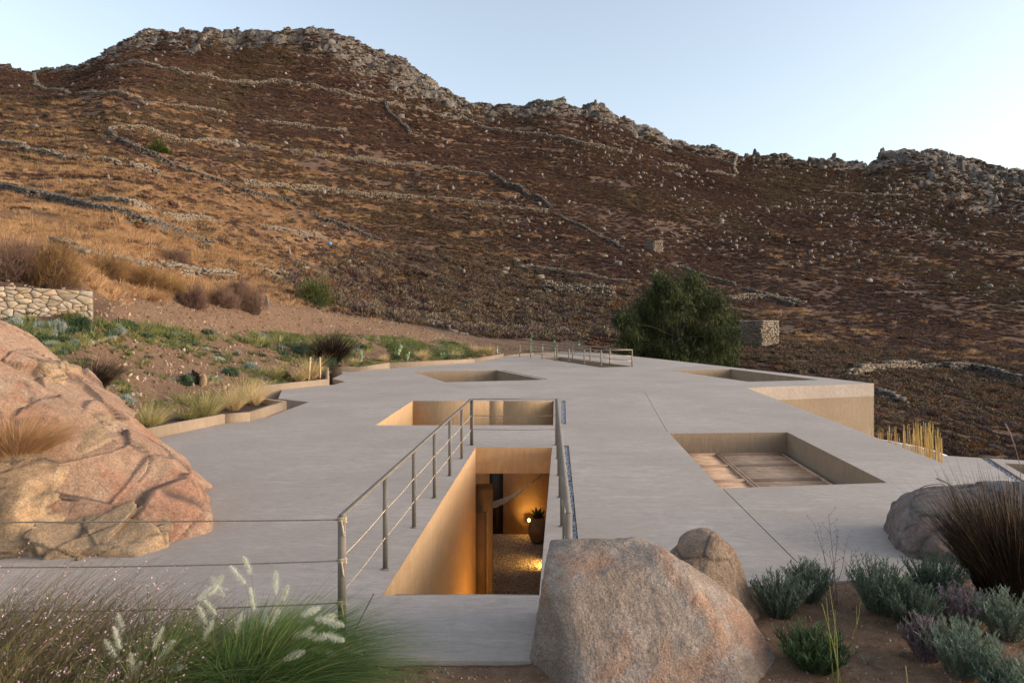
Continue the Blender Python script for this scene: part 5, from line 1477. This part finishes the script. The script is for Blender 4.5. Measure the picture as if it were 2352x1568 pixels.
# bushes: dome of fine twigs round a dark heart
def dome_bush(name, loc, label, rx, h, mat, seed, n=8500, cat='bush', tl=0.19, tw=0.012, core='core', lean=0.12, group=None):
    rg = np.random.default_rng(seed)
    e = tag(empty(name, loc), label, cat, group)
    d = dome_dirs(n, 0.0, rg)
    lump = np.array([0.84 + 0.42*mnoise.noise(Vector(q)*1.9 + Vector((seed, 0, 0))) + 0.12*mnoise.noise(Vector(q)*5 + Vector((0, seed, 0))) for q in d])
    S = np.array([rx, rx*0.9, h])
    rad = lump*rg.uniform(0.5, 1.0, n)
    c = d*rad[:, None]*S; c[:, 0] += lean*c[:, 2]
    dd = d*np.array([1, 1, 0.9]) + rg.normal(0, 0.42, (n, 3)); dd[:, 2] += 0.35; dd[:, 0] += lean*2
    dn = dd/np.linalg.norm(dd, axis=1, keepdims=True)
    V, F = blades(c-dn*tl*0.5, dd, rg.uniform(0.6, 1.3, n)*tl, tw, np.zeros(3), 2, 0.8, rng=rg)
    mk('twigs', V, F, MAT[mat], e)
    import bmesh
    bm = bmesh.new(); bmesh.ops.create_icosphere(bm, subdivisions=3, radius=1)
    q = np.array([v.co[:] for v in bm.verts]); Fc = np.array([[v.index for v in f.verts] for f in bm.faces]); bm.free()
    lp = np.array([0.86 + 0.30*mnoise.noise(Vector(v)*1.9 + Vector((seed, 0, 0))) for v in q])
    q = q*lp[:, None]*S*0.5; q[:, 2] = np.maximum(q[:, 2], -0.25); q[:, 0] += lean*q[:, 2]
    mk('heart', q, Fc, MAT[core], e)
    return e
def bush_px(label, px, py, top, hw, mat, seed, ymin=20, name='spiny_bush', **k):
    p = ground_at(px, py, ymin); s_ = px_m(p.y)
    return dome_bush(name, p - Vector((0, 0, 0.05)), label, hw*s_*(1.15 if name == 'spiny_bush' else 1), (py-top)*s_*(1.1 if name == 'spiny_bush' else 1), mat, seed, **k)
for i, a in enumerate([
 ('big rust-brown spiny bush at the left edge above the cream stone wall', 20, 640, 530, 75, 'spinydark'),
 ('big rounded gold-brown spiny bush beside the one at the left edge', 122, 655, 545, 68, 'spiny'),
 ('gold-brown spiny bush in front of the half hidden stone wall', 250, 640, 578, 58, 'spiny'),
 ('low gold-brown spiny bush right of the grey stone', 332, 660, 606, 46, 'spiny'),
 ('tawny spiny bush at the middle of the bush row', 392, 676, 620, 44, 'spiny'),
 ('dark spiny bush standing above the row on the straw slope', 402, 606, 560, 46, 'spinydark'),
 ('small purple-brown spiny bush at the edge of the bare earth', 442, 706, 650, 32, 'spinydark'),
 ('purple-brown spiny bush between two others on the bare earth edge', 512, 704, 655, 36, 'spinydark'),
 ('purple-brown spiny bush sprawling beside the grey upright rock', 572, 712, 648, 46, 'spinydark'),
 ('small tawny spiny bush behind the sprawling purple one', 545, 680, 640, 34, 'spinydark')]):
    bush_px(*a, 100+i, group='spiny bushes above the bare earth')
bush_px('round green shrub at the edge of the valley thicket', 722, 700, 622, 57, 'shrubleaf', 130, name='green_shrub', n=5200, core='greencore', tl=0.16, tw=0.05, lean=0, cat='shrub', ymin=36)
bush_px('lone green shrub on the left slope below the pale terrace wall', 365, 352, 322, 34, 'shrubleaf', 131, name='green_shrub', n=2600, core='greencore', tl=0.5, tw=0.14, lean=0, cat='shrub', ymin=60)
# garden bushes
for i, a in enumerate([
 ('silver-green cushion bush under the cream stone wall, leftmost', 32, 752, 722, 26, 'silver'),
 ('silver-green cushion bush under the cream stone wall, second from the left', 90, 760, 735, 20, 'silver'),
 ('large silver-green cushion bush under the cream stone wall', 134, 764, 727, 28, 'silver'),
 ('dark green cushion bush at the corner of the cream stone wall', 182, 748, 725, 26, 'gardendark'),
 ('dark green feathery bush above the rock outcrop', 48, 800, 748, 34, 'greenbush'),
 ('silver mat plant spreading down the bank', 262, 762, 742, 34, 'silver'),
 ('silver mat plant on the red earth, left one', 115, 792, 783, 22, 'silver'),
 ('silver mat plant on the red earth, right one', 165, 788, 778, 20, 'silver'),
 ('small dark green bush at the top of the garden bank', 300, 758, 735, 22, 'gardendark'),
 ('silver cushion plant below the burgundy grass', 285, 920, 905, 24, 'silver'),
 ('dark wine-coloured bush beside the triangular stone', 447, 880, 845, 16, 'burgundy'),
 ('dark wine-coloured bush among the feather grasses near the stakes', 655, 872, 846, 15, 'burgundy'),
 ('green leafy bush left of the wine-coloured bush', 428, 882, 853, 18, 'gardendark'),
 ('green leafy bush with pale flowers in mid garden', 530, 862, 838, 26, 'gardendark'),
 ('grey-green leafy bush with pale flowers in mid garden', 575, 850, 828, 26, 'silver'),
 ('blue-green leafy bush at the foot of the far burgundy grass', 752, 838, 815, 30, 'gardendark'),
 ('green bush at the roof side of the far planting', 905, 826, 808, 20, 'gardendark')]):
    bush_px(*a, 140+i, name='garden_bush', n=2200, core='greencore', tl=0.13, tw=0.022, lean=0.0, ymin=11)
def clump_px(label, px, py, top, hw, mat, seed, n=420, w=0.010, ymin=11, name='feather_grass', tip=None, ntip=0, lean=(0.18, 0, 0), spread=None, group='feather grasses along the garden wall'):
    p = ground_at(px, py, ymin); s_ = px_m(p.y); h_ = (py-top)*s_
    return clump(name, p, label, 'grass clump', n, h_*1.3, w*max(1, p.y/20), spread or 1.35*hw/(py-top), mat, hw*s_, lean, group, seed=seed, tip=tip, ntip=ntip, droop=0.3)
for i, a in enumerate([
 ('olive feather grass nearest the rock outcrop', 345, 985, 925, 30, 'feathergreen'),
 ('olive-gold feather grass uphill of the nearest ones', 422, 930, 893, 28, 'feathergreen'),
 ('green-gold feather grass close to the wall recess', 474, 962, 895, 30, 'feathergreen'),
 ('small olive feather grass behind the wall recess', 432, 965, 930, 22, 'feathergreen'),
 ('blond feather grass left of the tall pair', 535, 942, 885, 28, 'feather'),
 ('tallest blond feather grass at the wall corner', 566, 925, 858, 30, 'feather'),
 ('blond feather grass at the very corner of the wall', 585, 930, 880, 20, 'feather'),
 ('pale upright feather grass left of the wine-coloured bush', 634, 876, 842, 12, 'feathergreen'),
 ('small tan feather grass right of the wine-coloured bush', 690, 877, 845, 14, 'feather'),
 ('tan feather grass behind the two stakes', 715, 872, 820, 20, 'feather'),
 ('green-tan grass behind the wine-coloured bush', 600, 862, 838, 24, 'feathergreen'),
 ('small blond grass in the far planting, first from the left', 815, 834, 818, 14, 'feather'),
 ('small blond grass in the far planting, second from the left', 880, 830, 812, 12, 'feather'),
 ('upright gold grass in the far planting near the cactus row', 970, 826, 803, 14, 'feather'),
 ('gold spike of grass near the far end of the planting', 1087, 814, 795, 6, 'feather'),
 ('blond grass at the far end of the planting', 1118, 815, 792, 13, 'feather'),
 ('small blond grass by the roof in the far planting', 1045, 820, 804, 12, 'feather')]):
    clump_px(*a, 200+i, tip='feather' if a[5] == 'feathergreen' else None, ntip=180)
clump_px('dark burgundy fountain grass right of the rock outcrop', 208, 898, 822, 44, 'burgundy', 230, 1500, 0.012, name='burgundy_grass', tip='burgtip', ntip=90, group='burgundy grasses in the garden', lean=(0.05, 0, 0))
clump_px('thin burgundy grass behind the outcrop, uphill of the dark one', 262, 858, 828, 26, 'burgundy', 231, 160, 0.012, name='burgundy_grass', tip='burgtip', ntip=90, group='burgundy grasses in the garden')
clump_px('dark burgundy fountain grass at the bend of the garden wall', 762, 838, 772, 34, 'burgundy', 232, 1500, 0.014, name='burgundy_grass', tip='burgtip', ntip=60, group='burgundy grasses in the garden', lean=(0.05, 0, 0))
clump_px('tall pale straw tuft among the spiny bushes', 478, 690, 640, 26, 'straw', 233, 380, 0.012, name='straw_tuft', group='straw tufts', ymin=20)
clump_px('pale straw tuft under the gold-brown spiny bush', 215, 668, 635, 26, 'straw', 234, 300, 0.012, name='straw_tuft', group='straw tufts', ymin=20)
clump_px('pale straw tuft right of the tawny spiny bush', 352, 690, 655, 26, 'straw', 235, 300, 0.012, name='straw_tuft', group='straw tufts', ymin=20)
# mixed low planting over the garden bank
src_garden = source_collection('garden_source', [
    bush_mesh('low_plant', 170, MAT['gardengreen'], 0.10, 0.42, 0.5, 0.7, 51), bush_mesh('low_plant', 170, MAT['gardendark'], 0.12, 0.34, 0.6, 0.5, 52),
    bush_mesh('low_plant', 150, MAT['silver'], 0.10, 0.26, 0.5, 0.3, 53), tuft_mesh('low_plant', 70, MAT['gardengreen'], 1.0, 0.05, 0.9, seed=54), tuft_mesh('low_plant', 60, MAT['feathergreen'], 1.0, 0.045, 0.9, seed=55)])
x, y = polar_points(30000, 11, 64, 0.5, -150, 1200)
z = tz(x, y); lv = tsample(GL, x, y); pxq = CX+x/y*FPX; pyq = HY-(z-CAM_Z)/y*FPX
bandw = np.exp(-((pyq-np.interp(pxq, [0, 280, 480, 720, 900, 1060], [770, 748, 772, 800, 800, 812]))/np.interp(pxq, [0, 400, 900], [34, 24, 16]))**2)
nn_ = fbm(x*0.35+5, y*0.35, 3)
pr = np.clip(1.5*bandw*(nn_ > 0.42) + 0.55*(nn_ > 0.50) + 0.10, 0, 1)*sstep(1130, 1040, pxq)
keep = (lv > 1.0) & (lv < 3.1) & (RNG.random(len(x)) < pr) & ~inpoly(x, y, FOOT)
x, y, z, bw = x[keep], y[keep], z[keep], bandw[keep]; n = len(x)
sc = (0.10 + 0.32*RNG.random(n)**1.8)*np.interp(y, [12, 30, 60], [0.8, 1.1, 1.5])*(0.7+0.5*bw)
ii = np.where(RNG.random(n) < 0.45, 3, RNG.choice([0, 0, 1, 1, 2, 4, 4, 4], n))
scatter('garden_planting', np.c_[x, y, z-0.02], rot_z(n, 0.1), np.c_[sc*1.2, sc*1.2, sc], ii, src_garden, 'mixed low green planting over the garden bank', 'planting')
# stones in garden soil, chips in the foreground
x, y = polar_points(60000, 12, 60, 0.6, -100, 1250); lv = tsample(GL, x, y)
keep = (lv > 0.95) & (lv < 4.2) & ~inpoly(x, y, FOOT); x, y = x[keep], y[keep]; n = len(x); z = tz(x, y)
sc = 0.012 + 0.075*RNG.random(n)**5
src_chip = source_collection('chip_source', [rock_small('chip', MAT['clod'], s, 1) for s in range(61, 65)])
scatter('garden_chips', np.c_[x, y, z+sc*0.3], RNG.uniform(0, 6.28, (n, 3)), np.c_[sc*1.4, sc, sc*0.7], RNG.integers(0, 4, n), src_chip, 'tan stone chips scattered over the red garden earth', 'stone chips')
m_ = 16000
px = RNG.uniform(-100, 2500, m_); y = RNG.uniform(3.7, 6.9, m_); x = (px-CX)/FPX*y
keep = ~inpoly(x, y, ROOF); x, y = x[keep], y[keep]; n = len(x); z = tz(x, y); sc = 0.0025 + 0.012*RNG.random(n)**5
src_chip2 = source_collection('gravel_source', [rock_small('chip', MAT['gravel'], s, 1) for s in range(71, 75)])
scatter('soil_chips', np.c_[x, y, z+sc*0.2], RNG.uniform(0, 6.28, (n, 3)), np.c_[sc*1.4, sc, sc*0.7], RNG.integers(0, 4, n), src_chip2, 'small gravel chips on the foreground soil', 'gravel')
# gravel of the court
m_ = 26000
x = RNG.uniform(-1.0, 1.5, m_); y = RNG.uniform(15.0, 21.7, m_); sc = RNG.uniform(0.012, 0.028, m_)
scatter('court_gravel', np.c_[x, y, np.full(m_, FL+0.008)], RNG.uniform(0, 6.28, (m_, 3)), np.c_[sc*1.3, sc, sc*0.8], RNG.integers(0, 4, m_), src_chip2, 'loose gravel covering the sunken court', 'gravel')
# pebbles in the roof channels
src_peb = source_collection('pebble_source', [rock_small('pebble', MAT['pebble'], s, 1) for s in range(81, 85)])
def pebbles(C, label, per=900):
    a, b_, c_, d_ = [np.array(q) for q in C]
    m_ = int(per*np.linalg.norm(b_-a)); u = RNG.random(m_)[:, None]; v = RNG.uniform(0.06, 0.94, m_)[:, None]
    q = (a*(1-u)+b_*u)*(1-v) + (d_*(1-u)+c_*u)*v; sc = RNG.uniform(0.010, 0.022, m_)
    scatter('pebbles', np.c_[q, RNG.uniform(-0.075, -0.03, m_)], RNG.uniform(0, 6.28, (m_, 3)), np.c_[sc*1.2, sc, sc*0.8], RNG.integers(0, 4, m_), src_peb, label, 'pebbles')
pebbles(C1, 'grey pebbles filling the short channel right of the second opening', 900)
pebbles(C2, 'grey pebbles filling the long channel right of the stair railing', 900)
pebbles(C3, 'grey pebbles filling the channel on the right roof', 500)

# prickly pears
pad = None
def prickly_pear(label, px, py, h_px, seed, n=7):
    global pad
    p = ground_at(px, py, 25); s_ = px_m(p.y); rg = random.Random(seed)
    e = tag(empty('prickly_pear', p), label, 'cactus', 'prickly pears along the far planting')
    if pad is None:
        prof = [(0.0, 0), (0.14, .06), (0.29, .25), (0.36, .5), (0.31, .78), (0.15, .96), (0.0, 1)]
        m = MB().lathe([(r_, z_) for r_, z_ in prof], 12); V = np.concatenate(m.V); V[:, 1] *= 0.16
        pad = mesh_data('pad', V, [np.array(m.F4)], MAT['cactus'], smooth=True)
    L = h_px*s_*0.45; tops = [Vector((0, 0, -0.03))]
    for i in range(n):
        b_ = tops[0] if i < 2 else rg.choice(tops[1:])
        rz_ = rg.uniform(0, 3.14); tl = rg.uniform(-.6, .6); k = L*rg.uniform(.75, 1.05)
        rot = Matrix.Rotation(rz_, 3, 'Z') @ Matrix.Rotation(tl, 3, 'Y')
        add('pad', pad, e, b_, rot.to_euler(), (k, k, k)); tops.append(b_ + rot @ Vector((0, 0, k*0.92)))
for i, a in enumerate([('pale prickly pear beside the far burgundy grass', 828, 832, 26), ('pale prickly pear in the green part of the far planting', 916, 818, 24), ('small prickly pear by the roof in the far planting', 936, 828, 16),
    ('prickly pear with a curved pad in the middle of the far planting', 1017, 822, 18), ('dark spreading prickly pear near the end of the garden wall', 1142, 812, 16), ('prickly pear left of the far roof railing', 1222, 808, 22),
    ('prickly pear seen through the far railing, left one', 1270, 807, 18), ('prickly pear seen through the far railing, right one', 1328, 803, 18)]):
    prickly_pear(*a, 300+i)

# stones, stakes and small things in the garden
def stone_px(name, label, px, py, w_px, h_px, mat, seed, ymin=11, tilt=0.0, rot=0.0, sharp=False):
    p = ground_at(px, py, ymin); s_ = px_m(p.y)
    me_ = rock_small('stone', MAT[mat], seed, 2)
    V = np.zeros(len(me_.vertices)*3, np.float32); me_.vertices.foreach_get('co', V); V = V.reshape(-1, 3)
    V /= np.abs(V).max(0)
    if sharp: V[:, :2] *= np.clip(0.55-0.45*V[:, 2:3], 0.12, 1)
    V *= np.array([w_px*s_/2, w_px*s_/2*0.7, h_px*s_/2]); V[:, 2] += h_px*s_*0.42
    me_.vertices.foreach_set('co', V.ravel()); me_.update()
    return tag(add(name, me_, None, p, (0, tilt, rot)), label, 'stone')
stone_px('pointed_stone', 'tan pointed stone set upright behind the feather grasses', 468, 888, 30, 36, 'tanrock', 401, sharp=True)
stone_px('grey_rock', 'grey pointed rock beside the sprawling purple bush', 613, 705, 22, 30, 'hillrock', 402, 20, sharp=True)
stone_px('standing_stone', 'slim upright stone on the tumbled wall', 646, 630, 13, 30, 'hillrock', 403, 30, sharp=True)
stone_px('grey_rock', 'grey block of rock above the cream stone wall', 213, 646, 26, 20, 'hillrock', 404, 20)
stone_px('white_stone', 'small white upright stone at the foot of the thicket', 995, 752, 8, 14, 'palestone', 405, 50)
stone_px('soil_stone', 'small grey stone on the foreground soil beside the dry mauve bush', 2072, 1508, 16, 14, 'hillrock', 406, 3.5)
stone_px('soil_stone', 'pale stone on the foreground soil near the right edge', 2280, 1512, 22, 14, 'palestone', 407, 3.5)
for lb, px, py, tp, lean in (('leaning wooden stake at the corner of the garden wall', 708, 876, 820, 5), ('upright wooden stake right of the leaning one', 735, 874, 820, 0)):
    p = ground_at(px, py, 15); s_ = px_m(p.y); h_ = (py-tp)*s_
    e = tag(empty('wooden_stake', p), lb, 'stake', 'wooden stakes')
    MB().tube([(0, 0, -0.1), (lean*s_*0.5, 0, h_*0.5), (lean*s_, 0, h_)], [0.042, 0.042, 0.038], 8).build('shaft', MAT['stake'], e)
for lb, px, py, tp in (('thin fence stake on the golden terrace, first from the left edge', 73, 542, 490), ('thin fence stake on the golden terrace, second from the left edge', 152, 553, 508), ('tall thin fence stake on the golden terrace', 205, 562, 502),
    ('thin fence stake above the dark spiny bush', 346, 592, 545), ('thin fence stake right of the dark spiny bush', 486, 604, 570), ('leaning fence stake near the valley edge', 548, 614, 580)):
    p = ground_at(px, py, 25); s_ = px_m(p.y)
    e = tag(empty('fence_stake', p), lb, 'stake', 'fence stakes')
    MB().bar((0, 0, -0.1), (0.02, 0, (py-tp)*s_), 0.045, 0.045, (0, 1, 0)).build('shaft', MAT['door'], e)
p = ground_at(757, 567, 40)
e = tag(empty('blue_barrel', p), 'tiny bright blue plastic barrel in the scrub left of centre', 'barrel')
MB().lathe([(0, 0), (.30, 0), (.34, .1), (.34, .3), (.36, .33), (.34, .36), (.34, .6), (.3, .7), (0, .7)], 16).build('body', MAT['blue'], e, True)
MB().lathe([(0, .70), (.12, .70), (.12, .74), (0, .74)], 12).build('lid', MAT['blue'], e, True)

# bamboo in the patio, lit from below
bb = tag(empty('bamboo', (11.6, 18.8, -3.6)), 'clump of yellow bamboo canes lit from below in the right patio', 'bamboo')
rg = random.Random(9)
for i in range(80):
    u = rg.random(); px = 1998 + 168*u**0.8
    Yc = 21.5 - 5.2*u + rg.uniform(-.8, .8)
    top = np.interp(px, [1998, 2030, 2060, 2090, 2110, 2140, 2155, 2168], [985, 978, 980, 975, 972, 970, 985, 1010]) + 34*rg.random()**1.6 - 4
    t_ = D(px, top, Yc); b_ = Vector((t_.x + rg.uniform(-.14, .14), Yc + rg.uniform(-.1, .1), -3.6))
    w_ = rg.uniform(0.009, 0.018)
    pts = [b_.lerp(t_, k/4) - bb.location + Vector((rg.uniform(-.015, .015), 0, 0)) for k in range(5)]
    MB().tube(pts, [w_, w_, w_*.95, w_*.85, w_*.5], 6).build('cane', MAT['cane'], bb)
lamp('patio_lamp', 'amber uplight at the near end of the bamboo', (10.6, 16.6, -3.3), 70, 'POINT', col=(1.0, 0.66, 0.20), lightoff=(0, -0.3, 0.2))
lamp('patio_lamp', 'amber uplight at the far end of the bamboo', (10.9, 19.8, -3.4), 75, 'POINT', col=(1.0, 0.66, 0.20), lightoff=(0, 0.4, 0.2))

# ------------------------------------------------------------------ the tree behind the roof
TY = 58.0
tb = D(1560, 835, TY); tb.z = float(tz(tb.x, tb.y)) - 0.2
tree = tag(empty('pepper_tree', tb), 'big dark green tree standing behind the far right edge of the roof', 'tree')
rg = np.random.default_rng(12)
lobes = [(1522,652,30),(1590,650,32),(1604,692,42),(1552,702,46),(1502,694,40),(1480,734,42),(1442,742,30),(1640,704,36),(1668,736,30),(1656,782,42),(1618,772,50),(1560,772,56),(1500,784,52),(1446,788,36),(1672,812,32),(1604,818,50),(1530,820,52),(1470,818,36),(1420,735,14),(1572,672,30),(1536,668,26),(1684,770,20),(1640,820,40),(1575,840,60),(1500,850,50),(1650,850,45)]
tr = MB()
tk = [Vector((0, 0, -0.3)), Vector((0.1, 0, 0.9)), Vector((-0.05, 0.1, 2.0)), Vector((0.1, 0, 3.2))]
tr.tube(tk, [0.34, 0.26, 0.20, 0.13], 8)
cent = []
for (px, py, r_) in lobes:
    R = r_*px_m(TY)*0.94
    c = D(px, py, TY + rg.uniform(-2.4, 2.4)) - tb
    cent.append((c, R))
    s0 = tk[2].lerp(tk[3], rg.random()) if c.z > 3 else tk[1].lerp(tk[2], rg.random())
    m_ = s0.lerp(c, 0.55) + Vector((rg.uniform(-.3, .3), rg.uniform(-.3, .3), 0.3))
    tr.tube([s0, s0.lerp(m_, .5), m_, c], [0.10, 0.075, 0.05, 0.02], 6)
for sgn, bx in ((1, 1580), (-1, 1500)):
    a = Vector((0.2*sgn, -1.2, 0.0))
    tr.tube([Vector((0.1*sgn, -.2, 0.2)), Vector((0.5*sgn, -1.0, 1.6)), Vector((1.0*sgn, -1.6, 3.2))], [0.14, 0.10, 0.05], 6)
tr.build('trunk', MAT['bark'], tree, True)
PV = []
for c, R in cent:
    n = int(1050*(R/1.5)**2)+150
    d = rg.normal(size=(n, 3)); d /= np.linalg.norm(d, axis=1, keepdims=True)
    lp = np.array([1 + 0.95*mnoise.noise(Vector(q)*2.6 + c) + 0.35*mnoise.noise(Vector(q)*6 + c) for q in d])
    q = np.array(c)[None] + d*(R*lp*rg.random(n)**0.42)[:, None]*np.array([1, 1, 1.08])
    PV.append(q)
PV = np.concatenate(PV)
PV = PV[(PV[:, 2] + tb.z) > -2.6]
n = len(PV)
# drooping sprays: a few leaves hang from each point
parts = []
for k in range(3):
    dd = np.c_[rg.normal(0, .45, n), rg.normal(0, .45, n), -np.abs(rg.normal(.75, .35, n))]
    up = rg.random(n) < 0.22; dd[up, 2] *= -1
    parts.append(blades(PV + rg.normal(0, .08, (n, 3)), dd, rg.uniform(.16, .42, n), rg.uniform(.035, .075, n), np.zeros(3), 2, .85, rng=rg))
V, F = merge(parts)
mk('crown', V, F, MAT['leaf'], tree)
